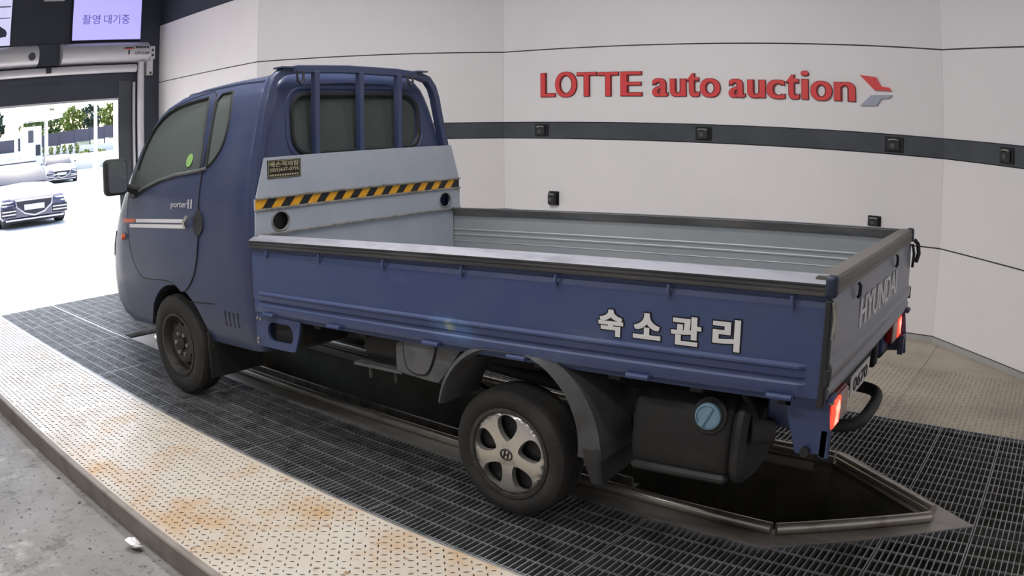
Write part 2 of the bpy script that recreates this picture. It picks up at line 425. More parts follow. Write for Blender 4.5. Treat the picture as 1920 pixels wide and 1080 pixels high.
def pit_half(u):
    if u < -1.65 or u > UA: return -1
    if u <= U1: return PH
    return PH*(UA-u)/(UA-U1)
def grating(u0, u1, vlo, vhi):
    """one panel; vlo / vhi are functions of u"""
    g = root('grating_panel', plat((u0+u1)/2, (vlo(u0)+vhi(u0))/2, 0)); attach(g, pf)
    g.location = plat((u0+u1)/2, (vlo(u0)+vhi(u0))/2, 0); g.matrix_parent_inverse = Matrix.Identity(4)
    b = MB(); n = max(1, int(round((u1-u0-.012)/.030)))
    for i in range(n+1):
        u = u0+.006+(u1-u0-.012)*i/n
        a, c = vlo(u)+.004, vhi(u)-.004
        t = .0032 if i in (0, n) else .0027
        if c-a > .01: b.box(u-t, u+t, a, c, -.032, 0)
    b.obj('bearing_bars', GRATE, g, ptf, smooth=0, fixn=False)
    r = MB(); vmin = min(vlo(u0), vlo(u1)); vmax = max(vhi(u0), vhi(u1)); k = math.ceil(vmin/.1)
    while k*.1 < vmax:
        v = k*.1; us = [u0+(u1-u0)*i/40 for i in range(41)]; ok = [vlo(u) <= v <= vhi(u) for u in us]
        i = 0
        while i < 41:
            if ok[i]:
                j = i
                while j+1 < 41 and ok[j+1]: j += 1
                if j > i: r.box(us[i]+.004, us[j]-.004, v-.0024, v+.0024, -.010, -.0012)
                i = j+1
            else: i += 1
        k += 1
    e = MB()
    for f, s in ((vlo, 1), (vhi, -1)):
        N = 1 if abs(f(u0)-f(u1)) < 1e-6 and abs(f((u0+u1)/2)-f(u0)) < 1e-6 else 20
        for i in range(N):
            ua, ub = u0+.004+(u1-u0-.008)*i/N, u0+.004+(u1-u0-.008)*(i+1)/N
            va, vb = f(ua), f(ub)
            z0, z1 = -.032, .001
            e.add([(ua, va, z0), (ub, vb, z0), (ub, vb+.006*s, z0), (ua, va+.006*s, z0), (ua, va, z1), (ub, vb, z1), (ub, vb+.006*s, z1), (ua, va+.006*s, z1)],
                  [(0, 3, 2, 1), (4, 5, 6, 7), (0, 1, 5, 4), (1, 2, 6, 5), (2, 3, 7, 6), (3, 0, 4, 7)])
    r.obj('cross_rods', GRATE, g, ptf, smooth=0, fixn=False)
    e.obj('edge_band', GRATE, g, ptf, smooth=0, fixn=False)
    return g
C = lambda v: (lambda u: v)
for u0, u1 in ((-3.76, -2.83), (-2.83, -1.83), (-1.83, -.83), (-.83, .17), (.17, 1.17), (1.17, 2.17), (2.17, 3.17)):
    grating(u0, u1, C(VN), C(PC-PH-.045 if u1 < -1.6 else PC-PH))
    grating(u0, u1, C(PC+PH), C(VF))
    if u1 < -1.6:
        grating(u0, u1, C(PC-PH-.03), C(PC+PH-.01))
grating(3.17, 4.17, C(VN), lambda u: PC-max(0, pit_half(u)))
grating(3.17, 4.17, lambda u: PC+max(0, pit_half(u)), C(VF))
grating(4.17, UA+.01, C(VN), lambda u: PC-max(0, pit_half(u))-.001)
grating(4.17, UA+.01, lambda u: PC+max(0, pit_half(u))+.001, C(VF))
grating(UA+.01, 5.17, C(VN), C(VF)); grating(5.17, 6.17, C(VN), C(VF))
dv = MB(); dv.box(-3.76, -1.65, PC-PH-.045, PC-PH-.03, -.03, .004); dv.obj('divider_bar', SILV, pf, ptf, smooth=0)

# inspection pit
pit = root('inspection_pit', plat(1.3, PC, 0), 'long inspection pit with a pointed steel frame beneath the truck', None, None, 'structure')
outer = [(-1.65, PC-PH), (U1, PC-PH), (UA, PC), (U1, PC+PH), (-1.65, PC+PH)]
inner = [(-1.42, PC-.42), (3.70, PC-.42), (4.30, PC), (3.70, PC+.42), (-1.42, PC+.42)]
plate(outer, [inner], lambda a, b, dd: (a, b, .002-dd), .03, 'pit_flange', FRAMEM, pit, ptf, smooth=0)
w_ = MB(); n_ = len(inner)
for i in range(n_):
    a, b = inner[i], inner[(i+1) % n_]
    w_.add([(a[0], a[1], 0), (b[0], b[1], 0), (b[0], b[1], -1.1), (a[0], a[1], -1.1)], [(0, 1, 2, 3)])
w_.obj('pit_lining', PITM, pit, ptf, smooth=0)
MB().box(-1.6, 4.4, PC-.6, PC+.6, -1.15, -1.1).obj('pit_bottom', PITM, pit, ptf, smooth=0)
for a, b in (((-1.40, PC-.46), (3.70, PC-.46)), ((3.72, PC-.455), (4.34, PC-.035)), ((4.34, PC+.035), (3.72, PC+.455)), ((3.70, PC+.46), (-1.40, PC+.46))):
    t = MB(); t.tube([(a[0], a[1], .026), (b[0], b[1], .026)], .026, 12); t.obj('guide_pipe', PIPEM, pit, ptf)
t = MB(); t.box(-1.3, 2.9, PC-.27, PC-.255, -.06, .0); t.box(-1.3, 2.9, PC-.27, PC-.2, -.06, -.055); t.obj('inner_rail', SILV, pit, ptf, smooth=0)
for s in (-1, 1):
    t = MB(); t.box(-1.3, 3.6, PC+s*.40-.012, PC+s*.40+.012, -.05, -.012); t.obj('inner_ledge', FRAMEM, pit, ptf, smooth=0)
for k, (u, v, a, b) in enumerate(((3.0, .05, .5, .3), (3.75, .18, .22, .34), (2.3, .3, .4, .25))):
    MB().box(u-a/2, u+a/2, v-b/2, v+b/2, -1.1, -.62+.1*k).obj('pit_block', PITM, pit, ptf, bevel=.02)

# ------------------------------------------------------------------ room shell
W = [(-5.1, 1.932), (-2.5879, 1.7789), (-.5851, 3.4231), (3.8383, 3.3937), (6.85, .755)]
ZTOP, ZS, ZBT, ZBB, ZLS, ZTR = 3.175, 2.4031, 1.6697, 1.5119, .7786, .0488
names_ = ['wall_left', 'wall_far_left', 'wall_far', 'wall_far_right']
labels_ = ['white panelled wall beside the dark door wall', 'white panelled wall behind the cab', 'white panelled wall carrying the red lettering', 'angled white panelled wall at the right']
for i in range(4):
    A, B = Vector(W[i]+(0,)), Vector(W[i+1]+(0,)); L = (B-A).length; d_ = (B-A)/L; nn = Vector((d_.y, -d_.x, 0))
    def wtf(co, A=A, d_=d_, nn=nn): return A+d_*co.x+nn*co.y+Vector((0, 0, co.z))
    wr = root(names_[i], tuple(A), labels_[i], None, None, 'structure')
    MB().box(-(.1, 0, .12, .12)[i], L+(0, .12, .12, .1)[i], -.12, -.012, -.3, 4.2).obj('backing', WDARK, wr, wtf, smooth=0)
    for z0, z1 in ((ZTR, ZLS), (ZLS, ZBB), (ZBT, ZS), (ZS, ZTOP)):
        if z0 == ZTR and z1 == ZLS: pass
        MB().box(.0006, L-.0006, -.014, 0, z0+.006, z1-.006).obj('panel', WALLM, wr, wtf, smooth=0)
    MB().box(.0003, L-.0003, -.014, .012, ZBB+.002, ZBT-.002).obj('charcoal_band', BAND, wr, wtf, smooth=0)
    MB().box(.0003, L-.0003, -.014, .006, -.02, ZTR-.003).obj('skirting_strip', BASEB, wr, wtf, smooth=0)
rw_ = root('wall_right', (6.85, -4, 0), 'plain white wall right of the camera', None, None, 'structure')
MB().box(6.85, 6.97, -8.0, .755, -.3, 4.2).obj('panel', WALLM, rw_, smooth=0)
rw_ = root('wall_near', (1, -8, 0), 'plain white wall behind the camera', None, None, 'structure')
MB().box(-5.2, 6.97, -8.12, -8.0, -.3, 4.2).obj('panel', WALLM, rw_, smooth=0)
MB().box(-5.3, 7.1, -8.2, 3.8, 4.2, 4.3).obj('ceiling', CEIL, None, smooth=0, kind='structure', label='grey sheet ceiling over the inspection bay')
DX = -5.1
dw = root('wall_door', (DX, 1.6, 0), 'dark grey wall around the roller door', None, None, 'structure')
m_ = MB(); m_.box(DX-.15, DX, 1.30, 2.0, -.1, 4.2); m_.obj('pier', WDARK, dw, smooth=0)
m_ = MB(); m_.box(DX-.15, DX, -8.0, -2.6, -.1, 4.2); m_.obj('pier', WDARK, dw, smooth=0)
m_ = MB(); m_.box(DX-.15, DX, -2.6, 1.30, 2.225, 4.2); m_.obj('lintel', WDARK, dw, smooth=0)
MB().box(DX+.0, DX+.006, -2.6, 1.50, 2.445, 2.462).obj('lintel_ledge', WDARK, dw, smooth=0)
MB().box(DX, DX+.006, 1.30, 1.485, -.02, 2.44).obj('jamb', BAND, dw, smooth=0)
MB().box(DX-.15, DX+.006, 1.295, 1.303, -.02, 2.235).obj('jamb_edge', SILVD, dw, smooth=0)
MB().box(DX-.15, DX+.006, -2.6, 1.30, 2.20, 2.225).obj('lintel_edge', SILVD, dw, smooth=0)

# roller door at the opening
rd = root('roller_door', (DX+.1, .5, 2.8), 'silver roller door casing above the open doorway', 'roller door')
def casing(y0, y1):
    pr = []
    for k in range(13):
        a = pi/2-pi*k/12*1.0
        pr.append((DX+.03+.15*cos(a), 2.808+.137*sin(a)))
    pr += [(DX+.010, 2.67), (DX+.010, 2.946)]
    m = MB()
    m.prism(pr, 'y', y0, y1)
    return m.obj('casing', SILVD, rd, smooth=40)
casing(.383, 1.70); casing(-2.6, .04)
m = MB(); m.box(DX+.01, DX+.06, .045, .378, 2.67, 2.946); m.obj('centre_cover', WDARK, rd, bevel=.004)
m = MB(); m.cyl((DX+.19, -.07, 2.79), (DX+.2, -.07, 2.79), .05, 16); m.obj('casing_cap', BAND, rd)
m = MB(); m.tube([(DX+.07, -2.6, 2.60), (DX+.07, 1.527, 2.60)], .052, 16); m.obj('bottom_bar', SILVD, rd)
m = MB(); m.box(DX+.11, DX+.15, .165, .235, 2.575, 2.65); m.obj('bar_clamp', BLACKP, rd, bevel=.006)
m = MB(); m.tube([(DX+.09, 1.60, -.02), (DX+.09, 1.60, 2.68)], .048, 14); m.obj('guide_pole', SILVD, rd)
m = MB(); m.box(DX+.01, DX+.05, 1.515, 1.535, -.02, 2.42); m.obj('guide_strip', WHITES, rd, smooth=0)
m = MB(); m.box(DX+.01, DX+.1, 1.735, 1.815, 2.71, 2.885); m.box(DX+.01, DX+.07, 1.70, 1.80, 2.50, 2.72); m.obj('end_bracket', WHITES, rd, bevel=.008)
for (y, z, xx) in ((1.775, 2.83, .1), (1.775, 2.76, .1), (1.76, 2.53, .07)): MB().box(DX+xx, DX+xx+.004, y-.015, y+.015, z-.015, z+.015).obj('bracket_bolt', BLACKP, rd, smooth=0)
st = MB()
st.cur = 0; st.box(DX+.175, DX+.1825, 1.30, 1.44, 2.838, 2.846)
st.cur = 1
st.box(DX+.175, DX+.1825, 1.30, 1.43, 2.852, 2.862); st.box(DX+.175, DX+.1825, 1.355, 1.375, 2.77, 2.83)
for k in range(5): st.box(DX+.175, DX+.1825, 1.47+.042*k, 1.497+.042*k, 2.85, 2.872)
textmesh(st, '1577-5107', lambda s, t, dd: (DX+.18+dd, 1.46+.22*s, 2.765+.035*t), .003, .01)
st.obj('maker_sticker', [REDS, BLACKE], rd, smooth=0)

def screen(y0, y1, z0, z1, label, m):
    r = root('wall_monitor', (DX+.03, (y0+y1)/2, z0), label, 'monitor')
    MB().box(DX+.002, DX+.045, y0-.012, y1+.012, z0-.012, z1+.012).obj('bezel', BLACKP, r, bevel=.004)
    MB().box(DX+.045, DX+.048, y0, y1, z0, z1).obj('display', m, r, smooth=0)
    return r
s1 = screen(.56, 1.60, 2.985, 3.60, 'lit lavender monitor with dark Korean text over the roller door', SCREEN)
for w_, y0_, y1_ in (('촬영', .70, .965), ('대기중', 1.03, 1.42)):
    t_ = MB(); textmesh(t_, w_, lambda s, t, dd: (DX+.0485+dd, y0_+(y1_-y0_)*s, 3.19+.125*t), .001); t_.obj('display_text', SCRTXT, s1, smooth=0)
s2 = screen(-1.40, -.352, 2.962, 3.60, 'monitor showing a vehicle picture at the top left corner', SCREEN2)
t_ = MB()
for a, b in ((3.44, 3.455), (3.30, 3.31)): t_.box(DX+.0482, DX+.0492, -1.38, -.37, a, b)
t_.prism(smoothpoly([(-1.2, 3.05), (-.42, 3.05), (-.40, 3.14), (-.5, 3.2), (-.62, 3.27), (-.95, 3.28), (-1.2, 3.2)], 1), 'x', DX+.0482, DX+.0490)
t_.obj('display_picture', SCRDRK, s2, smooth=0)
ex = root('exit_sign', (DX+.02, .27, 3.51), 'green and white exit sign between the two monitors', 'sign')
MB().box(DX+.002, DX+.04, .12, .425, 3.505, 3.66).obj('sign_case', WHITES, ex, bevel=.004)
MB().box(DX+.04, DX+.042, .14, .405, 3.522, 3.645).obj('sign_face', GREENS, ex, smooth=0)

# wall lettering
WY = 3.408
def wy(x): return 3.4231+(x+.5851)*(3.3937-3.4231)/(3.8383+.5851)
sg = root('wall_sign', (1.5, wy(1.5), 1.92), 'raised red lettering LOTTE auto auction with red and grey arrow emblem', 'sign')
LET = [('L', -.115, .055, 0, .235), ('O', .058, .305, -.006, .240), ('T', .308, .527, 0, .230), ('T', .545, .765, 0, .226), ('E', .790, 1.015, 0, .226),
       ('a', 1.125, 1.285, -.004, .158), ('u', 1.305, 1.465, -.004, .154), ('t', 1.475, 1.598, -.004, .205), ('o', 1.605, 1.800, -.006, .158),
       ('a', 1.885, 2.040, -.004, .156), ('u', 2.062, 2.228, -.004, .152), ('c', 2.242, 2.412, -.006, .156), ('t', 2.425, 2.545, -.004, .206), ('i', 2.562, 2.630, 0, .240), ('o', 2.648, 2.842, -.006, .158), ('n', 2.862, 3.052, 0, .158)]
for ch, x0, x1, z0, z1 in LET:
    mb = MB(); w = x1-x0
    sh = .020 if ch not in 'i' else .008
    k = sh/w
    def fn(s, t, dd, x0=x0, w=w, z0=z0, z1=z1, pad=0.0):
        x = x0-pad+(w+2*pad)*s; return (x, wy(x)-.002-dd, 1.925+z0-pad+(z1-z0+2*pad)*t)
    mb.cur = 1
    textmesh(mb, ch, lambda a, b, c, f=fn: f(a, b, c, pad=.004), .012, .012, ((0, 0), (k*1.3, 0)))
    mb.cur = 0
    textmesh(mb, ch, fn, .016, -.004, ((0, 0), (k/2, 0), (k, 0)))
    o = mb.obj('letter', [REDS, REDD], sg, smooth=0)
em = [(-.0, .0), (.145, -.012), (.19, -.085), (.262, -.092), (.285, -.118), (.13, -.118)]
mb = MB(); mb.prism([(3.096+a, 2.150+b*1.02) for a, b in em], 'y', wy(3.2)-.02, wy(3.2)-.002); mb.obj('emblem_wing', REDS, sg, smooth=0)
mb = MB(); mb.prism([(3.096+a, 1.962-b*.75-.0) for a, b in [(0, .09), (.10, -.03), (.285, -.048), (.262, -.01), (.19, .0), (.145, .082)]], 'y', wy(3.2)-.02, wy(3.2)-.002); mb.obj('emblem_wing', GREYS, sg, smooth=0)

def wallbox(px, pz, w, h, label, facet=2, depth=.06, onband=True):
    A, B = Vector(W[facet]+(0,)), Vector(W[facet+1]+(0,)); d_ = (B-A).normalized(); nn = Vector((d_.y, -d_.x, 0))
    base = .012 if onband else 0.0
    def tf(co): return A+d_*co.x+nn*(co.y+base)+Vector((0, 0, co.z))
    s = px
    r = root('sensor_box', tuple(tf(Vector((s, 0, pz)))), label, 'sensor', 'wall mounted sensor boxes')
    f = MB(); f.box(s-w/2, s+w/2, .0, .012, pz-h/2, pz+h/2); f.obj('back_plate', BLACKE, r, tf, bevel=.003)
    f = MB(); f.box(s-w*.36, s+w*.32, .012, depth, pz-h*.42, pz+h*.4); f.obj('housing', BLACKP, r, tf, bevel=.008)
    f = MB(); f.tube([(s-w*.3, depth, pz+h*.28), (s, depth+.012, pz+h*.33), (s+w*.26, depth, pz+h*.28)], .006, 6); f.obj('visor', SILV, r, tf)
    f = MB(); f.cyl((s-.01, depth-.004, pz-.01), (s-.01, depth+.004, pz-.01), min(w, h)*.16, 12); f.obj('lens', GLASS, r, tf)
    return r
L2 = .5851
wallbox(-.105+L2, ZBB+.079, .155, .118, 'small black sensor box on the dark band under the letters LO', depth=.03)
wallbox(1.64+L2, ZBB+.079, .155, .118, 'small black sensor box on the dark band under the word auction', depth=.03)
wallbox(3.40+L2, ZBB+.079, .165, .122, 'small black sensor box on the dark band just right of the arrow emblem', depth=.03)
wallbox(.80, ZBB+.079, .16, .122, 'small black sensor box on the dark band at the right picture edge', facet=3, depth=.03)
wallbox(.035+L2, .920, .118, .138, 'black upright sensor box on the white wall below the band', onband=False)
wallbox(3.24+L2, .948, .118, .086, 'black flat sensor box on the white wall above the tailgate corner', onband=False)

# ------------------------------------------------------------------ the pickup truck (front axle at x = 0, nose towards -x)
TP = .0308
def pit_(co): return Vector((co.x, co.y, co.z+TP*co.x))
TR = root('pickup_truck', (1.3, 0, 0), 'dark blue flatbed pickup truck with dropside cargo bed', 'truck')
SEC = [(.40, -.90, .93, .79), (.45, -1.0, .93, .81), (.55, -1.06, .93, .83), (.69, -1.08, .93, .838), (.85, -1.06, .935, .842), (.968, -1.03, .935, .842), (1.123, -.955, .935, .838), (1.267, -.88, .935, .822), (1.348, -.84, .935, .805), (1.45, -.79, .93, .78), (1.594, -.715, .92, .735), (1.72, -.64, .91, .69), (1.80, -.57, .895, .66), (1.85, -.49, .885, .635), (1.90, -.36, .87, .59), (1.935, -.2, .84, .53), (1.955, 0, .80, .45), (1.968, .2, .75, .33), (1.975, .35, .65, .18)]
def sec(z):
    if z <= SEC[0][0]: return SEC[0][1:]
    for a, b in zip(SEC, SEC[1:]):
        if z <= b[0]:
            t = (z-a[0])/(b[0]-a[0]); return tuple(a[k]+(b[k]-a[k])*t for k in (1, 2, 3))
    return SEC[-1][1:]
RFX, RR = .25, .075
def rfy(hw): return min(.42, hw*.6)
def side_y(x, z):
    xf, xr, hw = sec(z); ry = rfy(hw)
    if x < xf+RFX:
        t = min(1, max(0, (xf+RFX-x)/RFX)); return -(hw-ry+ry*math.sqrt(1-t*t))
    if x > xr-RR:
        t = min(1, max(0, (x-xr+RR)/RR)); return -(hw-RR+RR*math.sqrt(1-t*t))
    return -hw
def half_outline(z, ins=0.0):
    xf, xr, hw = sec(z); ry = rfy(hw); xf += ins; xr -= ins; hw -= ins; ry = max(.02, ry-ins*.5); rx = RFX; rr = max(.02, min(RR, hw*.5))
    pts = [(xf, 0.0), (xf, -(hw-ry)*.5)]
    for k in range(11):
        a = pi/2*k/10; pts.append((xf+rx-rx*cos(a), -(hw-ry+ry*sin(a))))
    xa, xb = xf+rx, xr-rr
    for k in range(1, 12): pts.append((xa+(xb-xa)*k/12, -hw))
    for k in range(7):
        a = pi/2*k/6; pts.append((xb+rr*sin(a), -(hw-rr+rr*cos(a))))
    pts.append((xr, -(hw-rr)*.5)); pts.append((xr, 0.0))
    return pts
def loft(zs, ins=0.0):
    m = MB(); rings = []
    for z in zs:
        h = half_outline(z, ins); loop = h+[(x, -y) for x, y in h[-2:0:-1]]
        rings.append([(x, y, z) for x, y in loop])
    n = len(rings[0]); vs_ = [p for r in rings for p in r]; fs = []
    for i in range(len(rings)-1):
        for k in range(n): fs.append((i*n+k, (i+1)*n+k, (i+1)*n+(k+1) % n, i*n+(k+1) % n))
    fs.append(tuple(range(n))); fs.append(tuple(range((len(rings)-1)*n, len(rings)*n))[::-1])
    m.add(vs_, fs); return m
def frange(a, b, st):
    out = []; n = int(round((b-a)/st))
    for i in range(n+1): out.append(a+(b-a)*i/n)
    return out
ZS_ = sorted(set([round(q, 4) for q in frange(.40, 1.80, .05)]+[s_[0] for s_ in SEC if s_[0] > 1.8]+[1.825, 1.875, 1.918, 1.945, 1.962]))

WIN1 = smoothpoly([(-.50, 1.30), (-.505, 1.45), (-.46, 1.60), (-.39, 1.725), (-.27, 1.81), (-.08, 1.852), (.225, 1.866), (.245, 1.862), (.30, 1.72), (.345, 1.56), (.372, 1.43), (.36, 1.422), (.13, 1.408), (-.11, 1.375), (-.28, 1.335), (-.45, 1.285)], 1)
WIN2 = smoothpoly([(.335, 1.87), (.475, 1.876), (.50, 1.865), (.54, 1.78), (.572, 1.66), (.566, 1.55), (.50, 1.468), (.435, 1.436), (.425, 1.44), (.40, 1.575), (.37, 1.72)], 1)
DOOR = smoothpoly([(.285, 1.902), (.10, 1.892), (-.11, 1.868), (-.30, 1.80), (-.44, 1.70), (-.53, 1.56), (-.58, 1.40), (-.585, 1.20), (-.57, 1.0), (-.53, .85), (-.42, .74), (-.30, .735), (-.05, .745), (.06, .73), (.165, .672), (.30, .772), (.365, .888), (.396, 1.016), (.397, 1.17), (.393, 1.40), (.388, 1.60), (.35, 1.78)], 1)
REARW = rrect(-.495, .515, 1.485, 1.80, .10, 6)

def to_tmp(mb):
    me = mb.mesh('tmp', BLUE, None, smooth=0); o = bpy.data.objects.new('tmp', me); COL.objects.link(o); return o
shell = to_tmp(loft(ZS_))
cut_objs = []
def cut(mb):
    o = to_tmp(mb); cut_objs.append(o)
    md = shell.modifiers.new('b', 'BOOLEAN'); md.operation = 'DIFFERENCE'; md.solver = 'EXACT'; md.object = o
cut(loft([z for z in ZS_ if .78 <= z <= 1.936], .035))
for wn in (WIN1, WIN2):
    cut(MB().prism(wn, 'y', -1.2, -.45)); cut(MB().prism(wn, 'y', .45, 1.2))
cut(MB().prism(REARW, 'x', .60, 1.3))
cut(MB().prism(smoothpoly([(-.66, 1.25), (.66, 1.25), (.60, 1.55), (.50, 1.80), (-.50, 1.80), (-.60, 1.55)], 1), 'x', -1.5, -.30))
ARC = [(.03+.385*cos(a), .335+.385*sin(a)) for a in [pi*(-.28)+pi*1.56*k/30 for k in range(31)]]
cut(MB().prism(ARC, 'y', -1.0, -.52)); cut(MB().prism(ARC, 'y', .52, 1.0))
dg = bpy.context.evaluated_depsgraph_get()
me = bpy.data.meshes.new_from_object(shell.evaluated_get(dg)); me.name = 'cab_shell'
for o in [shell]+cut_objs: bpy.data.objects.remove(o)
for v in me.vertices: v.co = pit_(v.co)
me.materials.clear(); me.materials.append(BLUE)
me.polygons.foreach_set('use_smooth', [True]*len(me.polygons)); me.set_sharp_from_angle(angle=math.radians(28))
cab = bpy.data.objects.new('cab_shell', me); COL.objects.link(cab); attach(cab, TR)

def skin(off, sgn=1):
    """2D (x, z) on the cab's side -> 3D, off metres proud of it"""
    def fn(a, b, dd): return (a, sgn*(side_y(a, b)-off+dd), b)
    return fn
def outline_band(poly, w, off, thick, name, m, parent, sgn=1, closed=True):
    mb = MB(); pts = [(p[0], sgn*(side_y(p[0], p[1])-off), p[1]) for p in poly]
    mb.tube(pts, w, 6, closed=closed); return mb.obj(name, m, parent, pit_)
for sgn in (1, -1):
    dr = plate(DOOR, [WIN1], skin(.005, sgn), .02, 'door', BLUE, TR, pit_, sub=.09)
    outline_band(DOOR, .0055, .001, 0, 'door_seam', BLACKE, dr, sgn)
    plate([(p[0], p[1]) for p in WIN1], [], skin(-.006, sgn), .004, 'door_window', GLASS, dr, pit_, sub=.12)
    outline_band(WIN1, .010, .004, 0, 'window_seal', SEAL, dr, sgn)
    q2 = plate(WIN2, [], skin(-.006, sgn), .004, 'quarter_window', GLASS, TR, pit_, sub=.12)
    outline_band(WIN2, .009, .001, 0, 'window_seal', SEAL, q2, sgn)
    # belt strip, stripes, handle, badge, marker
    mb = MB(); bp_ = [(.436, 1.432), (.366, 1.421), (.067, 1.403), (-.141, 1.375), (-.361, 1.328), (-.50, 1.285)]
    mb.tube([(x, sgn*(side_y(x, z)-.010), z) for x, z in bp_], .011, 6); mb.obj('belt_strip', GREYP, dr, pit_)
    for nm, m, poly in (('door_stripe', WHITEP, [(-.44, 1.131), (.247, 1.136), (.247, 1.114), (-.44, 1.108)]), ('door_stripe', ORANGE, [(-.64, 1.131), (-.435, 1.131), (-.47, 1.108), (-.64, 1.104)]),
                        ('door_stripe', WHITEP, [(-.54, 1.095), (.235, 1.104), (.23, 1.080), (-.54, 1.072)])):
        plate(poly, [], skin(.0068, sgn), .002, nm, m, dr, pit_, sub=.12)
    plate(smoothpoly([(.335, 1.10), (.36, 1.17), (.395, 1.20), (.44, 1.17), (.466, 1.11), (.44, 1.06), (.40, 1.035), (.36, 1.05)], 2), [], skin(.0075, sgn), .003, 'handle_recess', BLACKP, dr, pit_)
    mb = MB(); mb.tube([(.255, sgn*(side_y(.26, 1.12)-.012), 1.085), (.262, sgn*(side_y(.26, 1.12)-.028), 1.12), (.285, sgn*(side_y(.26, 1.12)-.012), 1.155)], .011, 8); mb.obj('door_handle', CHROME, dr, pit_)
    mb = MB(); mb.cyl((-.655, sgn*(side_y(-.655, 1.004)+.01), 1.004), (-.665, sgn*(side_y(-.655, 1.004)-.018), 1.004), .024, 14, .019); mb.obj('side_marker_lamp', ORANGE, TR, pit_)
    for k in range(4):
        x = .632+.044*k
        plate(rrect(x-.007, x+.007, .525, .615, .006, 2), [], skin(.002, sgn), .004, 'vent_slot', BLACKE, TR, pit_)
    mb = MB(); mb.tube([(x, sgn*(side_y(x, z)-.0005), z) for x, z in ((.24, .632), (.51, .644), (.93, .649))], .0035, 5); mb.obj('sill_seam', BLACKE, TR, pit_)
    # mirror
    mr = root('wing_mirror', (-.4, sgn*-.9, 1.42)); attach(mr, TR); mr.matrix_parent_inverse = Matrix.Translation(-TR.location)
    mb = MB(); mb.prism(rrect(-1.10, -.93, 1.305, 1.545, .035, 4), 'x', -.44, -.36)
    if sgn < 0: mb.v = [(x, -y, z) for x, y, z in mb.v]
    mb.obj('mirror_housing', BLACKP, mr, pit_, bevel=.018, segs=2)
    mb = MB(); mb.prism(rrect(-1.085, -.945, 1.322, 1.53, .03, 4), 'x', -.361, -.355)
    if sgn < 0: mb.v = [(x, -y, z) for x, y, z in mb.v]
    mb.obj('mirror_glass', mat('mirror_glass', rgb(120, 124, 130), .12, .6), mr, pit_)
    mb = MB(); mb.tube([(-.40, sgn*-.95, 1.36), (-.42, sgn*-.88, 1.335), (-.46, sgn*-.80, 1.315)], [.022, .03, .04], 8); mb.obj('mirror_arm', BLACKP, mr, pit_)
    plate(smoothpoly([(-.60, 1.27), (-.50, 1.50), (-.42, 1.31), (-.44, 1.27)], 1), [], skin(.012, sgn), .02, 'mirror_base', BLACKP, mr, pit_)
    # wheel arch liner and front mud flap
    ml = MB(); N = 24
    prof = [(.03+.384*cos(.07*pi+.86*pi*k/N), .335+.384*sin(.07*pi+.86*pi*k/N)) for k in range(N+1)]
    vs_ = []; fs = []
    for x, z in prof: vs_ += [(x, sgn*-.82, max(z, .41)), (x, sgn*-.53, max(z, .41))]
    for k in range(N): fs.append((2*k, 2*k+1, 2*k+3, 2*k+2))
    ml.add(vs_, fs); ml.obj('wheel_arch_liner', DARKG, TR, pit_)
    mf = MB(); mf.box(.40, .415, -.83, -.42, .17, .46)
    if sgn < 0: mf.v = [(x, -y, z) for x, y, z in mf.v]
    mf.obj('mud_flap', DARKG, TR, pit_, bevel=.004)
    # head lamp and bumper corner on the nose
    hp = []
    hl = MB()
    for z in (.86, .95, 1.04):
        for k in range(9):
            x = sec(z)[0]+.004+.20*(k/8)**2; hl.v.append((x, sgn*(side_y(x, z)-.006), z))
    for i in range(2):
        for k in range(8): hl.f.append((i*9+k, i*9+k+1, (i+1)*9+k+1, (i+1)*9+k)); hl.mi.append(0)
    hl.obj('head_lamp', CHROME, TR, pit_)
# near side only: eco sticker on the window, model badge
stk = plate(circle(.203, 1.487, .036, 18, .040), [], skin(.000), .003, 'round_window_sticker', GRNST, TR, pit_, label='small round green sticker')
bd = MB(); fn0 = skin(.006)
textmesh(bd, 'porter', lambda s, t, dd: fn0(.060+.205*s, 1.196+.042*t, -dd), .003, .012)
textmesh(bd, 'II', lambda s, t, dd: fn0(.275+.05*s, 1.20+.055*t, -dd), .003, .004)
bd.obj('model_badge', SILVD, TR, pit_, smooth=0, label='silver porter badge')
MB().box(.93, .933, -.78, -.745, 1.075, 1.13).obj('pale_sticker', CYANST, TR, pit_, smooth=0)

# cab rear window, seal, ridges, windscreen, interior
def rearx(y, z):
    xf, xr, hw = sec(z); y = abs(y)
    if y > hw-RR: t = min(1, (y-hw+RR)/RR); return xr-RR+RR*math.sqrt(1-t*t)
    return xr
rg = plate(REARW, [], lambda a, b, dd: (rearx(a, b)-.012-dd, a, b), .004, 'rear_window', CLEARG, TR, pit_, sub=.15)
mb = MB(); mb.tube([(rearx(y, z)+.002, y, z) for y, z in rrect(-.507, .527, 1.473, 1.812, .11, 6)], .014, 6, closed=True); mb.obj('window_seal', SEAL, rg, pit_)
mb = MB(); mb.tube([(rearx(y, z)-.004, y, z) for y, z in rrect(-.545, .565, 1.44, 1.850, .14, 6)], .012, 6, closed=True); mb.obj('pressed_frame', BLUE, TR, pit_)
mb = MB(); mb.tube([(rearx(y, 1.885)-.002, y, 1.885-.03*(y/.55)**2) for y in frange(-.52, .52, .08)], .009, 6); mb.obj('roof_seam', BLUE, TR, pit_)
for sgn in (-1, 1):
    mb = MB(); mb.tube([(x, sgn*(abs(side_y(x, z))+.002), z) for x, z in ((-.34, 1.885), (-.1, 1.912), (.2, 1.918), (.5, 1.918), (.76, 1.905))], .009, 6); mb.obj('roof_gutter', BLUE, TR, pit_)
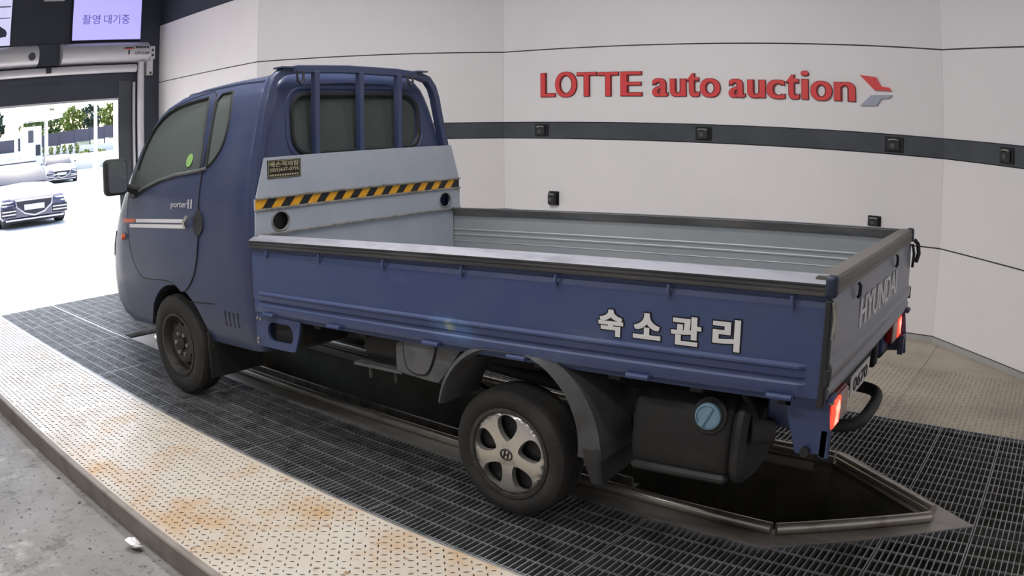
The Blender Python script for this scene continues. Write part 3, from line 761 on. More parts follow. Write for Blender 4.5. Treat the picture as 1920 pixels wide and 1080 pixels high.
ws = plate(smoothpoly([(-.68, 1.24), (.68, 1.24), (.62, 1.55), (.52, 1.815), (-.52, 1.815), (-.62, 1.55)], 1), [],
      lambda a, b, dd: (sec(b)[0]+.010+(RFX*(1-math.sqrt(max(0, 1-(max(0, abs(a)-(sec(b)[2]-rfy(sec(b)[2])))/rfy(sec(b)[2]))**2))))+dd, a, b), .004, 'windscreen', CLEARG, TR, pit_, sub=.12)
for y in (-.42, .36):
    s_ = root('cab_seat', (.45, y, .8)); attach(s_, TR); s_.matrix_parent_inverse = Matrix.Translation(-TR.location)
    MB().box(.10, .62, y-.25, y+.25, .80, .98).obj('seat_cushion', SEATM, s_, pit_, bevel=.05, segs=3)
    m = MB(); m.prism(smoothpoly([(.55, .95), (.70, .95), (.80, 1.50), (.70, 1.52), (.60, 1.3)], 1), 'y', y-.24, y+.24); m.obj('seat_back', SEATM, s_, pit_, bevel=.04, segs=2)
    MB().box(.70, .80, y-.13, y+.13, 1.53, 1.70).obj('head_rest', SEATM, s_, pit_, bevel=.035, segs=3)
MB().box(-.75, -.45, -.70, .70, .95, 1.18).obj('dashboard', DARKG, TR, pit_, bevel=.04, segs=2)
m = MB(); m.lathe([(.19+.016*cos(2*pi*k/8), .016*sin(2*pi*k/8)) for k in range(8)], (0, 0, 0), 'x', 24, close=True)
rot_ = Matrix.Rotation(math.radians(-35), 3, 'Y'); m.v = [tuple(rot_ @ Vector(v)+Vector((-.30, -.38, 1.25))) for v in m.v]; m.obj('steering_wheel', DARKG, TR, pit_)
MB().box(.79, .81, -.42, -.20, 1.72, 1.78).obj('sun_visor', mat('visor_grey', rgb(170, 170, 170), .7), TR, pit_, bevel=.008)

MB().box(.938, .948, -.70, .70, .74, 1.38).obj('cab_gap_shade', BLACKP, TR, pit_, bevel=.003)  # black sheet added as shade in the gap behind the headboard holes
# ---- wheels
def wheel(x, y, r, w, kind, s):
    """s = -1 near side (outer face towards -y)"""
    rt = root('wheel', (x, y, r)); attach(rt, TR); rt.matrix_parent_inverse = Matrix.Translation(-TR.location)
    rim = r*(.60 if kind == 'steel' else .675)
    h = w/2
    prof = [(rim*.98, -h*.72), (rim*1.03, -h*.88), (rim+.35*(r-rim), -h*1.02), (rim+.68*(r-rim), -h*1.0), (r*.965, -h*.86), (r*.99, -h*.70), (r, -h*.45)]
    for g in (-.22, .22): prof += [(r, h*(g-.06)), (r-.008, h*(g-.05)), (r-.008, h*(g+.05)), (r, h*(g+.06))]
    prof += [(a, -b) for a, b in prof[:7][::-1]]
    m = MB(); m.lathe(prof, (x, y, r), 'y', 56, close=True); m.obj('tyre', RUBBER, rt, smooth=30)
    o_ = s*h
    m = MB(); m.lathe([(rim*1.04, o_*.90), (rim*1.05, o_*.96), (rim*.97, o_*.96), (rim*.93, o_*.70), (rim*.90, o_*.1), (rim*.9, -o_*.9), (rim*1.0, -o_*.9), (rim*1.0, o_*.6)], (x, y, r), 'y', 40, close=True); m.obj('rim', STEELW, rt)
    if kind == 'steel':
        holes = [circle(rim*.70*cos(2*pi*k/10+.15), rim*.70*sin(2*pi*k/10+.15), rim*.085, 10) for k in range(10)]
        def fn(a, b, dd):
            q = math.hypot(a, b)/rim
            dep = .30 if q > .9 else .30+.35*(1-min(1, abs(q-.55)/.35))
            if q < .45: dep = .45
            return (x+a, y+s*(h*dep-dd), r+b)
        plate(circle(0, 0, rim*.94, 40), holes+[circle(0, 0, rim*.18, 16)], fn, .012, 'wheel_disc', STEELW, rt, sub=.035)
        m = MB(); m.lathe([(rim*.19, o_*.4), (rim*.20, o_*.62), (rim*.14, o_*.72), (.004, o_*.72)], (x, y, r), 'y', 20); m.obj('hub_cap', DARKG, rt)
        for k in range(6):
            a = 2*pi*k/6; cx, cz = x+rim*.36*cos(a), r+rim*.36*sin(a)
            m = MB(); m.cyl((cx, y+o_*.44, cz), (cx, y+o_*.66, cz), .014, 6); m.obj('lug_nut', SILV if s < 0 else STEELW, rt)
    else:
        R = rim*1.01; holes = []
        for k in range(5):
            a0 = pi/2+2*pi*k/5; pts = []
            for (rr, da) in ((.31, -.12), (.46, -.36), (.70, -.40), (.86, -.27), (.91, 0), (.86, .27), (.70, .40), (.46, .36), (.31, .12)):
                pts.append((R*rr*cos(a0+da), R*rr*sin(a0+da)))
            holes.append(smoothpoly(pts, 2))
        def fn(a, b, dd):
            q = math.hypot(a, b)/R; an = math.atan2(b, a)
            ridge = .5+.5*cos(5*(an-pi/2-pi/5))
            dep = 1.0-.10*q*q-.25*max(0, q-.9)/.1+.02*ridge
            if q < .2: dep = 1.04
            return (x+a, y+s*(h*dep-dd*(1.0+0*q)), r+b)
        plate(circle(0, 0, R, 60), holes, fn, .028, 'hub_cap', CHROME, rt, sub=.03, smooth=40)
        m = MB(); m.cyl((x, y+o_*.45, r), (x, y+o_*.47, r), R*.95, 40); m.obj('wheel_disc', BLACKE, rt)
        m = MB(); m.tube([(x+R*.15*cos(2*pi*k/20), y+o_*1.05, r+R*.12*sin(2*pi*k/20)) for k in range(20)], .004, 5, closed=True)
        for a, b in (((-.07, -.075), (-.03, .085)), ((.03, -.085), (.07, .075)), ((-.05, -.01), (.05, .01))):
            m.tube([(x+R*a[0], y+o_*1.05, r+R*a[1]), (x+R*b[0], y+o_*1.05, r+R*b[1])], .004, 5)
        m.obj('centre_emblem', STEELW, rt)
    return rt
wheel(0, -.735, .325, .19, 'steel', -1); wheel(0, .735, .325, .19, 'steel', 1)
wheel(2.64, -.735, .286, .18, 'cap', -1); wheel(2.64, .735, .286, .18, 'cap', 1)

# ---- cargo bed
XF, XR, BW, ZT, ZB = .961, 3.945, .857, 1.056, .635
ZFL = .70
bf = MB(); bf.box(XF, XR, -.80, .80, ZFL-.03, ZFL)
for k in range(7): bf.box(XF+.02, XR-.02, -.75+.24*k, -.70+.24*k, ZFL, ZFL+.008)
bf.obj('bed_floor', GALVB, TR, pit_, bevel=.003)
bx_ = MB(); bx_.box(XF, XR, -.83, .83, ZFL-.075, ZFL-.03); bx_.obj('bed_sill', BLUEB, TR, pit_)
def gate(sgn):
    r = root('side_gate', ((XF+XR)/2, -sgn*BW, ZB)); attach(r, TR); r.matrix_parent_inverse = Matrix.Translation(-TR.location)
    def fx(mb):
        if sgn < 0: mb.v = [(x, -y, z) for x, y, z in mb.v]
        return mb
    # outer profile (y, z): pressed ribs along most of the length, flat ends
    prof = [(-.838, 1.004), (-.838, .975), (-.850, .955), (-.853, .80), (-.853, .766), (-.866, .757), (-.866, .750), (-.857, .744), (-.857, .720), (-.846, .713), (-.846, .706), (-.862, .694), (-.862, .668), (-.856, .652), (-.846, .645), (-.840, ZB)]
    flat = [(-.838, 1.004), (-.838, .975), (-.850, .955)]+[(-.852, z) for _, z in prof[3:-2]]+[(-.846, .645), (-.840, ZB)]
    xs = [(XF+.008, 0), (XF+.055, 0), (XF+.075, 1), (XR-.085, 1), (XR-.062, 0), (XR-.004, 0)]
    m = MB(); n = len(prof); vs_ = []; fs = []
    for x, k in xs:
        vs_ += [(x, (prof if k else flat)[i][0], prof[i][1]) for i in range(n)]
    for i in range(len(xs)-1):
        for k in range(n-1): fs.append((i*n+k, i*n+k+1, (i+1)*n+k+1, (i+1)*n+k))
    m.add(vs_, fs)
    m.add([(XF+.008, -.838, 1.004), (XF+.008, -.81, 1.004), (XF+.008, -.81, ZB), (XF+.008, -.84, ZB)], [(0, 1, 2, 3)])
    m.add([(XR-.004, -.838, 1.004), (XR-.004, -.81, 1.004), (XR-.004, -.81, ZB), (XR-.004, -.84, ZB)], [(3, 2, 1, 0)])
    m.add([(XF+.008, -.81, ZB), (XR-.004, -.81, ZB), (XR-.004, -.84, ZB), (XF+.008, -.84, ZB)], [(0, 1, 2, 3)])
    fx(m).obj('outer_panel', BLUEB, r, pit_, smooth=22, fixn=False)
    # inner galvanised face with ribs
    ip = [(-.806, 1.012), (-.806, .921), (-.803, .917), (-.803, .911), (-.806, .907), (-.806, .889), (-.803, .885), (-.803, .879), (-.806, .875), (-.806, .842), (-.804, .839), (-.806, .836), (-.806, ZB)]
    m = MB(); vs_ = [(XF+.01, y, z) for y, z in ip]+[(XR-.006, y, z) for y, z in ip]; n = len(ip)
    m.add(vs_, [(k, n+k, n+k+1, k+1) for k in range(n-1)]); fx(m).obj('inner_panel', GALVB, r, pit_, smooth=0, fixn=False)
    # top rail: dark plastic-faced channel with a pale top
    m = MB(); rp = [(-.800, 1.01), (-.800, 1.050), (-.806, 1.056), (-.812, 1.056), (-.864, 1.034), (-.864, 1.030), (-.861, 1.028), (-.861, 1.024), (-.864, 1.022), (-.864, 1.016), (-.861, 1.014), (-.861, 1.009), (-.864, 1.007), (-.864, .998), (-.855, .994), (-.838, 1.0)]
    m.prism(rp, 'x', XF, XR-.012); fx(m).obj('top_rail', RAILM, r, pit_, smooth=0)
    m = MB(); m.prism([(-.803, 1.0565), (-.812, 1.0565), (-.864, 1.0345), (-.8655, 1.0365), (-.813, 1.0600), (-.803, 1.0600)], 'x', XF+.002, XR-.014); fx(m).obj('rail_cap_strip', RAILT, r, pit_, smooth=0)
    m = MB(); m.box(XF+.01, XR-.02, -.801, -.798, 1.011, 1.05); fx(m).obj('inner_rail_face', RAILM, r, pit_, smooth=0)
    if sgn < 0:
        for k in range(6):
            pass
    for x in (1.114, 1.544, 1.989, 2.441, 2.898, 3.365, 3.818):
        m = MB(); m.tube([(x, -.842, .998), (x, -.860, .985), (x, -.862, .965), (x, -.852, .956)], .006, 6); m.cyl((x, -.856, .957), (x, -.866, .957), .008, 8); fx(m).obj('rope_hook', BLUEB, r, pit_)
    for x in (1.113, 1.645, 2.272, 2.721, 3.259, 3.801):
        m = MB(); m.tube([(x-.045, -.868, .648), (x+.045, -.868, .648)], .011, 10); m.box(x-.05, x+.05, -.866, -.84, .640, .657); fx(m).obj('gate_hinge', BLUEB, r, pit_)
    return r
gN = gate(1); gF = gate(-1)
# lettering on the near gate
lt = MB(); ZL0, ZL1 = .779, .882
for ch, x0, x1, z0, z1 in (('숙', 3.084, 3.187, .781, .879), ('소', 3.228, 3.338, .786, .880), ('관', 3.378, 3.494, .781, .883), ('리', 3.537, 3.640, .779, .889)):
    for sh, m_i, pad, th in (((0, 0), 1, .0045, .0015), ((0, 0), 0, 0, .003)):
        lt.cur = m_i
        k = .009/(x1-x0); kz = .005/(z1-z0)
        fn = lambda s, t, dd, x0=x0, x1=x1, z0=z0, z1=z1, pad=pad: (x0-pad+(x1-x0+2*pad)*s, -.8525-dd, z0-pad+(z1-z0+2*pad)*t)
        if m_i == 0: textmesh(lt, ch, fn, th, .012, ((0, 0), (k, 0), (0, kz), (k, kz)))
        else: textmesh(lt, ch, fn, th, .03, ((0, 0), (k*1.4, 0), (0, kz*1.6), (k*1.4, kz*1.6)))
lt.obj('gate_lettering', [WHITEP, BLACKE], gN, pit_, smooth=0, fixn=False, label='white Korean lettering 숙소관리')

# tailgate
tg = root('tailgate', (XR, 0, ZB)); attach(tg, TR); tg.matrix_parent_inverse = Matrix.Translation(-TR.location)
TGM = mat('tailgate_sheen_paint', rgb(132, 138, 154), .42, .1, rgb(140, 143, 152), 3, .4, .7, coat=.15)  # truck blue greyed and lightened: reflection of the pale wall put into the colour
pr = [(3.945, 1.0), (3.952, .985), (3.958, .97), (3.960, .79), (3.960, .775), (3.972, .76), (3.972, .72), (3.960, .705), (3.960, .69), (3.968, .68), (3.966, .655), (3.952, ZB), (3.90, ZB), (3.90, 1.0)]
m = MB(); m.prism(pr, 'y', -.835, .835); m.obj('outer_panel', TGM, tg, pit_, smooth=50)
m = MB(); m.prism([(3.890, 1.01), (3.890, 1.052), (3.896, 1.058), (3.955, 1.058), (3.964, 1.050), (3.966, 1.025), (3.963, 1.020), (3.966, 1.015), (3.966, .998), (3.95, .992), (3.91, .996)], 'y', -.842, .842)
m.obj('top_rail', mat('tailgate_rail', rgb(120, 116, 112), .5, .15, rgb(98, 95, 92), 10, .45, .7, stretch=(1, .15, 1)), tg, pit_, smooth=40)
m = MB(); m.box(3.888, 3.90, -.83, .83, ZFL, 1.01); m.obj('inner_panel', GALVB, tg, pit_, smooth=0)
hy = MB()
textmesh(hy, 'HYUNDAI', lambda s, t, dd: (3.9605+dd, -.41+.82*s, .803+.112*t), .003, .010, ((0, 0), (.006, 0)))
hy.obj('tailgate_lettering', mat('bright_white_decal', rgb(240, 240, 242), .45), tg, pit_, smooth=0, label='white HYUNDAI lettering')
for y in (-.50, .33):
    m = MB(); m.tube([(3.966, y, .990), (3.974, y, .980), (3.974, y, .945), (3.966, y, .935)], .007, 8); m.obj('rope_hook', BLACKP, tg, pit_)
for y in (-.80, .80):
    m = MB(); m.tube([(3.975, y-.03, .648), (3.975, y+.03, .648)], .012, 8); m.obj('gate_hinge', BLUEB, tg, pit_)
# rear corner posts, end caps and latches
for sgn in (-1, 1):
    cp = MB(); cp.box(3.930, 3.972, sgn*.846-.024, sgn*.846+.022, .992, 1.064); cp.obj('corner_cap', mat('dark_blue_cap', rgb(44, 52, 70), .5), TR, pit_, bevel=.014, segs=3)
    cp = MB(); cp.box(3.935, 3.958, sgn*.85-.015, sgn*.85+.008, ZB-.01, .985); cp.obj('corner_post', BLACKP, TR, pit_, bevel=.004)
    lt_ = MB(); lt_.tube([(3.965, sgn*.862, .98), (3.975, sgn*.866, .93), (3.97, sgn*.866, .86)], .008, 6); lt_.obj('gate_latch', SILV if sgn < 0 else BLACKP, TR, pit_)
    lt_ = MB(); lt_.box(3.955, 3.972, sgn*.862-.01, sgn*.862+.01, .70, .76); lt_.obj('latch_keeper', BLACKP, TR, pit_, bevel=.003)
m = MB(); m.tube([(3.975, .87, 1.0), (3.992, .885, .98), (3.998, .89, .93), (3.985, .885, .885)], .012, 8); m.obj('rubber_strap', BLACKP, TR, pit_)

# headboard with hazard tape, holes and sticker; blue rack above
HX = .965
hb = root('headboard', (HX, 0, ZFL)); attach(hb, TR); hb.matrix_parent_inverse = Matrix.Translation(-TR.location)
hfn = lambda a, b, dd: (HX+.02-dd, a, b)
plate([(-.815, 1.256), (.855, 1.250), (.775, 1.478), (-.752, 1.468)], [], hfn, .012, 'upper_plate', GALV, hb, pit_, smooth=0)
plate([(-.828, 1.056), (.86, 1.060), (.858, 1.188), (-.822, 1.188)], [circle(-.655, 1.120, .060, 28, .052), circle(.708, 1.120, .056, 28, .050)], hfn, .012, 'middle_plate', GALV, hb, pit_, smooth=0)
plate([(-.80, ZFL), (.80, ZFL), (.80, 1.05), (-.80, 1.05)], [], lambda a, b, dd: (HX+.012-dd, a, b), .012, 'lower_plate', GALV, hb, pit_, smooth=0)
for z, y0, y1 in ((1.252, -.818, .858), (1.190, -.824, .860), (1.056, -.828, .862)):
    m = MB(); m.tube([(HX+.022, y0, z), (HX+.022, y1, z)], .007, 8); m.obj('pressed_bead', SILV, hb, pit_)
m = MB(); m.box(HX+.002, HX+.014, -.822, .858, 1.19, 1.25); m.obj('tape_channel', GALV, hb, pit_, smooth=0)
N = 26; y0, y1 = -.82, .856
for k in range(N):
    a, b = y0+(y1-y0)*k/N, y0+(y1-y0)*(k+1)/N
    sl = .022
    lo_a, lo_b = max(y0, a-sl), max(y0, b-sl); hi_a, hi_b = min(y1, a+sl), min(y1, b+sl)
    if k == N-1: lo_b = y1
    if k == 0: hi_a = y0
    m = MB(); m.prism([(lo_a, 1.197), (lo_b, 1.197), (hi_b, 1.246), (hi_a, 1.246)], 'x', HX+.014, HX+.017)
    m.obj('hazard_stripe', YELLOW if k % 2 == 0 else BLACKT, hb, pit_, smooth=0)
for cy, cr in ((-.655, .060), (.708, .056)):
    m = MB(); m.tube([(HX+.022, cy+cr*cos(2*pi*k/28), 1.120+(cr-.008)*sin(2*pi*k/28)) for k in range(28)], .005, 6, closed=True); m.obj('hole_rim', SILV, hb, pit_)
sk = root('maker_plate', (HX, -.65, 1.4)); sk.parent = hb; sk.location = (0, 0, 0); sk.matrix_parent_inverse = Matrix.Identity(4)
skm = MB()
skm.cur = 0; skm.box(HX+.020, HX+.0225, -.737, -.502, 1.352, 1.452)
skm.cur = 1
for a, b, c_, d_ in ((-.732, -.507, 1.4465, 1.4485), (-.732, -.507, 1.3555, 1.3575), (-.732, -.729, 1.3555, 1.4485), (-.510, -.507, 1.3555, 1.4485)): skm.box(HX+.0225, HX+.0232, a, b, c_, d_)
textmesh(skm, '배손적재함', lambda s, t, dd: (HX+.0226+dd, -.722+.205*s, 1.414+.029*t), .0006, .015)
textmesh(skm, '(055)637-0795', lambda s, t, dd: (HX+.0226+dd, -.722+.205*s, 1.384+.024*t), .0006, .012)
for k in range(12): skm.box(HX+.0225, HX+.0232, -.722+.0172*k, -.711+.0172*k, 1.364, 1.374)
bpy.data.objects.remove(sk)
skm.obj('maker_sticker', [STKB, GOLD], hb, pit_, smooth=0, label='black and gold sticker with Korean text')
rk = root('cab_guard_rack', (.93, 0, 1.06)); attach(rk, TR); rk.matrix_parent_inverse = Matrix.Translation(-TR.location)
def flatbar(path, wx, wy_, name, m, n_seg=2):
    """rectangular tube in the y-z plane: path of (y, z); wx deep in x, wy_ thick in the plane"""
    mb = MB(); P = [Vector(p) for p in path]; L = len(P); vs_ = []
    for i, p in enumerate(P):
        d_ = (P[min(i+1, L-1)]-P[max(i-1, 0)]).normalized(); nrm = Vector((-d_.y, d_.x))
        for sx, sn in ((-1, -1), (1, -1), (1, 1), (-1, 1)): q = p+nrm*(sn*wy_/2); vs_.append((.94+sx*wx/2, q.x, q.y))
    fs = [(0, 1, 2, 3), (4*L-1, 4*L-2, 4*L-3, 4*L-4)]
    for i in range(L-1):
        for k in range(4): fs.append((4*i+k, 4*i+(k+1) % 4, 4*i+4+(k+1) % 4, 4*i+4+k))
    mb.add(vs_, fs); return mb.obj(name, m, rk, pit_, bevel=.004, smooth=40)
hoop = [(-.80, .72), (-.80, 1.06), (-.785, 1.40)]+[(-.72, 1.70), (-.685, 1.83), (-.655, 1.895), (-.60, 1.935), (-.50, 1.952)]+[(-.12, 1.958), (.28, 1.950), (.50, 1.935)]+[(.585, 1.912), (.635, 1.86), (.665, 1.79), (.71, 1.62), (.775, 1.40), (.81, 1.06), (.81, .72)]
flatbar(hoop, .055, .045, 'hoop', BLUE)
for y in (-.36, -.012, .312):
    m = MB(); m.box(.93, .972, y-.019, y+.019, 1.43, 1.94); m.obj('upright_bar', BLUE, rk, pit_, bevel=.004)
MB().box(.915, .955, -.77, .79, 1.42, 1.46).obj('lower_crossbar', BLUE, rk, pit_, bevel=.004)
for y in (-.50, .385):
    m = MB(); m.tube([(.985, y-.022, 1.94), (.99, y-.022, 1.885), (.99, y, 1.865), (.99, y+.022, 1.885), (.985, y+.022, 1.94)], .007, 6); m.obj('rope_hook', BLACKP, rk, pit_)
for y in (-.58, .50):
    m = MB(); m.box(.905, .988, y-.05, y+.05, 1.955, 1.964); m.obj('weld_plate', BLUE, rk, pit_)

# ---- underbody
for sgn in (-1, 1):
    MB().box(-.7, 3.9, sgn*.38-.04, sgn*.38+.04, .45, .60).obj('chassis_rail', DARKG, TR, pit_, bevel=.008)
    m = MB(); m.tube([(2.05, sgn*.47, .46), (2.35, sgn*.47, .36), (2.64, sgn*.47, .33), (2.95, sgn*.47, .36), (3.25, sgn*.47, .48)], .03, 4, ry=.025); m.obj('leaf_spring', DARKG, TR)
for x in (.9, 1.5, 2.0, 3.2, 3.85):
    MB().box(x-.03, x+.03, -.40, .40, .50, .60).obj('cross_member', DARKG, TR, pit_)
for x in frange(1.1, 3.8, .34):
    MB().box(x-.025, x+.025, -.80, .80, .60, .63).obj('bed_bearer', DARKG, TR, pit_)
m = MB(); m.cyl((2.64, -.66, .286), (2.64, .66, .286), .05, 14); m.sphere((2.64, 0, .286), .16, .14, .15); m.obj('rear_axle', DARKG, TR)
m = MB(); m.tube([(2.5, 0, .33), (.6, 0, .44)], .04, 12); m.obj('drive_shaft', DARKG, TR)
m = MB(); m.box(-.3, .75, -.28, .28, .36, .62); m.obj('gearbox', DARKG, TR, bevel=.06, segs=2)
m = MB(); m.cyl((0, -.65, .325), (0, .65, .325), .035, 12); m.obj('front_axle', DARKG, TR)
# near side: step bracket, storage box, air cleaner, rear fender, flap, fuel tank
plate([(.965, .637), (1.35, .632), (1.335, .56), (1.295, .468), (1.25, .462), (.955, .462)], [rrect(1.065, 1.285, .502, .604, .045, 5)], lambda a, b, dd: (a, -.842+dd, b), .015, 'step_bracket', BLUEB, TR, pit_, smooth=0)
for x, z in ((.98, .615), (1.01, .613), (.975, .50), (.975, .48)):
    m = MB(); m.cyl((x, -.842, z), (x, -.85, z), .009, 8); m.obj('bracket_bolt', SILV, TR, pit_)
MB().box(1.06, 1.30, -.80, -.45, .47, .62).obj('battery_box', DARKG, TR, pit_, bevel=.02)
sb = plate(smoothpoly([(2.0, .645), (2.40, .645), (2.335, .56), (2.255, .455), (2.22, .45), (2.02, .468), (1.99, .475)], 1), [], lambda a, b, dd: (a, -.80+dd, b), .28, 'storage_box', GREYP, TR, pit_, smooth=30)
dh = smoothpoly([(2.045, .636), (2.25, .632), (2.225, .55), (2.19, .485), (2.15, .474), (2.10, .476), (2.06, .50), (2.05, .56)], 1)
plate(dh, [], lambda a, b, dd: (a, -.808+dd, b), .01, 'box_lid', GREYP, sb, pit_, smooth=30)
m = MB(); m.tube([(x, -.803, z) for x, z in dh], .006, 6, closed=True); m.obj('lid_seam', BLACKE, sb, pit_)
m = MB(); m.lathe([(.10, -.13), (.13, -.11), (.13, .11), (.10, .13)], (1.84, -.62, .56), 'x', 20); m.obj('air_tank', DARKG, TR, pit_)
m = MB(); m.box(1.69, 2.02, -.795, -.74, .452, .468); m.obj('tank_bracket', GREYP, TR, pit_, bevel=.004)
for x in (1.79, 1.96):
    m = MB(); m.cyl((x, -.77, .40), (x, -.77, .455), .012, 8); m.obj('bracket_bolt', STEELW, TR, pit_)
for sgn in (-1, 1):
    m = MB(); N = 26; vs_ = []; fs = []
    for k in range(N+1):
        t = k/N; a = math.radians(172-172*t*1.0)
        a = math.radians(170+(-6-170)*t)
        wd = .03+.075*max(0, (t-.45)/.55)
        ri = .345; ro = ri+wd
        ca, sa = cos(a), sin(a)
        cx, cz = 2.66, .325
        y_o, y_m, y_i = sgn*.86, sgn*.868, sgn*.60
        zi, zo = cz+ri*sa, cz+ro*sa
        zi = min(zi, .655); zo = min(zo, .665)
        vs_ += [(cx+ri*ca, sgn*.848, zi), (cx+(ri+.01)*ca, y_m, zi+.008*sa), (cx+ro*ca, sgn*.852, zo), (cx+ro*ca, y_i, zo), (cx+ri*ca, y_i, zi)]
    for k in range(N):
        for j in range(5): fs.append((5*k+j, 5*k+(j+1) % 5, 5*k+5+(j+1) % 5, 5*k+5+j))
    fs += [(0, 1, 2, 3, 4), tuple(5*N+j for j in (4, 3, 2, 1, 0))]
    m.add(vs_, fs); m.obj('rear_fender', GREYF, TR, pit_, smooth=50)
    m = MB(); m.add([(3.005, sgn*.865, .335), (3.10, sgn*.865, .335), (3.12, sgn*.86, .175), (3.07, sgn*.86, .175), (3.02, sgn*.55, .335), (3.10, sgn*.55, .335), (3.12, sgn*.58, .19), (3.09, sgn*.58, .19)],
                    [(0, 1, 2, 3), (4, 7, 6, 5), (0, 4, 5, 1), (1, 5, 6, 2), (2, 6, 7, 3), (3, 7, 4, 0)]); m.obj('rear_mud_flap', BLACKP, TR, pit_, bevel=.01)
ft = root('fuel_tank', (3.4, -.6, .25)); attach(ft, TR); ft.matrix_parent_inverse = Matrix.Translation(-TR.location)
tp_ = smoothpoly([(-.78, .30), (-.78, .44), (-.74, .565), (-.60, .585), (-.46, .56), (-.44, .40), (-.46, .27), (-.60, .235), (-.74, .245)], 2)
m = MB(); m.prism(tp_, 'x', 3.19, 3.60); m.obj('tank_body', DARKG, ft, pit_, bevel=.03, segs=3)
m = MB(); m.prism([(y*1.02+.008, z) for y, z in tp_], 'x', 3.60, 3.66); m.obj('tank_end', BLACKP, ft, pit_, bevel=.02)
m = MB(); m.box(3.20, 3.60, -.79, -.74, .250, .285); m.obj('tank_cradle', BLACKP, ft, pit_, bevel=.012)
m = MB(); m.tube([(3.51, -.70, .50), (3.512, -.775, .512)], .068, 18); m.obj('filler_neck', BLACKP, ft, pit_)
fc = MB(); fc.lathe([(.044, 0), (.05, -.008), (.05, -.022), (.043, -.026), (.043, -.020), (.004, -.020)], (3.512, -.772, .512), 'y', 28); fco = fc.obj('filler_cap', LBLUE, ft, pit_)
m = MB(); rot_ = Matrix.Rotation(math.radians(28), 3, 'Y'); m.box(-.012, .012, -.030, -.02, -.043, .043); m.v = [tuple(rot_ @ Vector(v)+Vector((3.505, -.772, .512))) for v in m.v]; m.obj('cap_grip', LBLUE, fco, pit_, bevel=.003)
m = MB(); m.tube([(3.60, -.70, .60), (3.66, -.72, .54), (3.68, -.72, .50)], .012, 6); m.obj('breather_hose', DARKG, TR, pit_)
m = MB(); m.cyl((3.67, -.74, .46), (3.74, -.70, .46), .05, 12); m.obj('rear_muffler', DARKG, TR, pit_)
# rear side brackets, tail lamps, number plate, bars
for sgn in (-1, 1):
    m = MB(); m.prism([(3.795, .637), (3.962, .637), (3.975, .545), (3.985, .425), (3.96, .422), (3.945, .437), (3.86, .428), (3.83, .52)], 'y', sgn*.80, sgn*.785); m.obj('rear_side_bracket', BLUEB, TR, pit_, bevel=.003)
    m = MB(); m.box(3.945, 3.975, sgn*.80 if sgn < 0 else .74, -.74 if sgn < 0 else .80, .425, .53); m.obj('bracket_flange', BLUE, TR, pit_, bevel=.004)
    tl = root('tail_lamp', (3.97, sgn*.70, .55)); attach(tl, TR); tl.matrix_parent_inverse = Matrix.Translation(-TR.location)
    ya, yb = (-.795, -.55) if sgn < 0 else (.55, .795)
    fx_ = 0 if sgn < 0 else -.032
    MB().box(3.935+fx_, 3.968+fx_, ya, yb, .525, .632).obj('lamp_housing', REDL, tl, pit_, bevel=.006)
    yo = (-.775, -.68) if sgn < 0 else (.68, .775)
    yi = (-.675, -.555) if sgn < 0 else (.555, .675)
    MB().box(3.966+fx_, 3.982+fx_, yo[0], yo[1], .522, .626).obj('lit_lens', REDE, tl, pit_, bevel=.006)
    m = MB(); yc = (yo[0]+yo[1])/2
    m.prism([(yc-.030*sgn*-1, .535), (yc-.012, .575), (yc-.030, .60), (yc+.01, .618), (yc+.032, .585), (yc+.012, .56), (yc+.02, .535)], 'x', 3.982+fx_, 3.9845+fx_); m.obj('lamp_core', LCORE, tl, pit_, smooth=0)
    m = MB(); m.box(3.966+fx_, 3.978+fx_, yi[0], yi[1], .522, .626); m.obj('clear_lens', mat('pale_lens', rgb(196, 170, 164), .3), tl, pit_, bevel=.006)
    MB().box(3.70, 3.90, sgn*.60-.08, sgn*.60+.08, .47, .60).obj('lamp_bracket', BLUEB, TR, pit_, bevel=.01)
np_ = plate(rrect(-.50, -.165, .555, .640, .01, 3), [], lambda a, b, dd: (3.972-dd-.0, a, b), .004, 'number_plate', WHITEP, TR, pit_, smooth=0)
t = MB(); textmesh(t, '0670', lambda s, tt, dd: (3.9725+dd, -.46+.25*s, .570+.052*tt), .002, .01); t.obj('plate_characters', BLACKE, np_, pit_, smooth=0)
m = MB(); m.tube(smoothpoly([(3.78, .20, .40), (3.90, .19, .40), (3.965, .15, .395), (3.985, .05, .39), (3.985, -.10, .385), (3.98, -.24, .385), (3.95, -.31, .385), (3.88, -.34, .385), (3.78, -.34, .385)], 2, False), .027, 12); m.obj('rear_step_bar', BLACKP, TR, pit_)
m = MB(); m.tube([(3.86, .60, .462), (3.865, .84, .46), (3.865, 1.0, .458)], .033, 14); m.obj('exhaust_tip', BLACKP, TR, pit_)
m = MB(); m.cyl((3.90, -.80, .445), (3.90, -.82, .445), .018, 10); m.obj('rear_bolt', BLACKP, TR, pit_)
m = MB(); m.sphere((3.975, -.81, .635), .012, .012, .012, 8, 5); m.obj('lamp_bolt', SILV, TR, pit_)

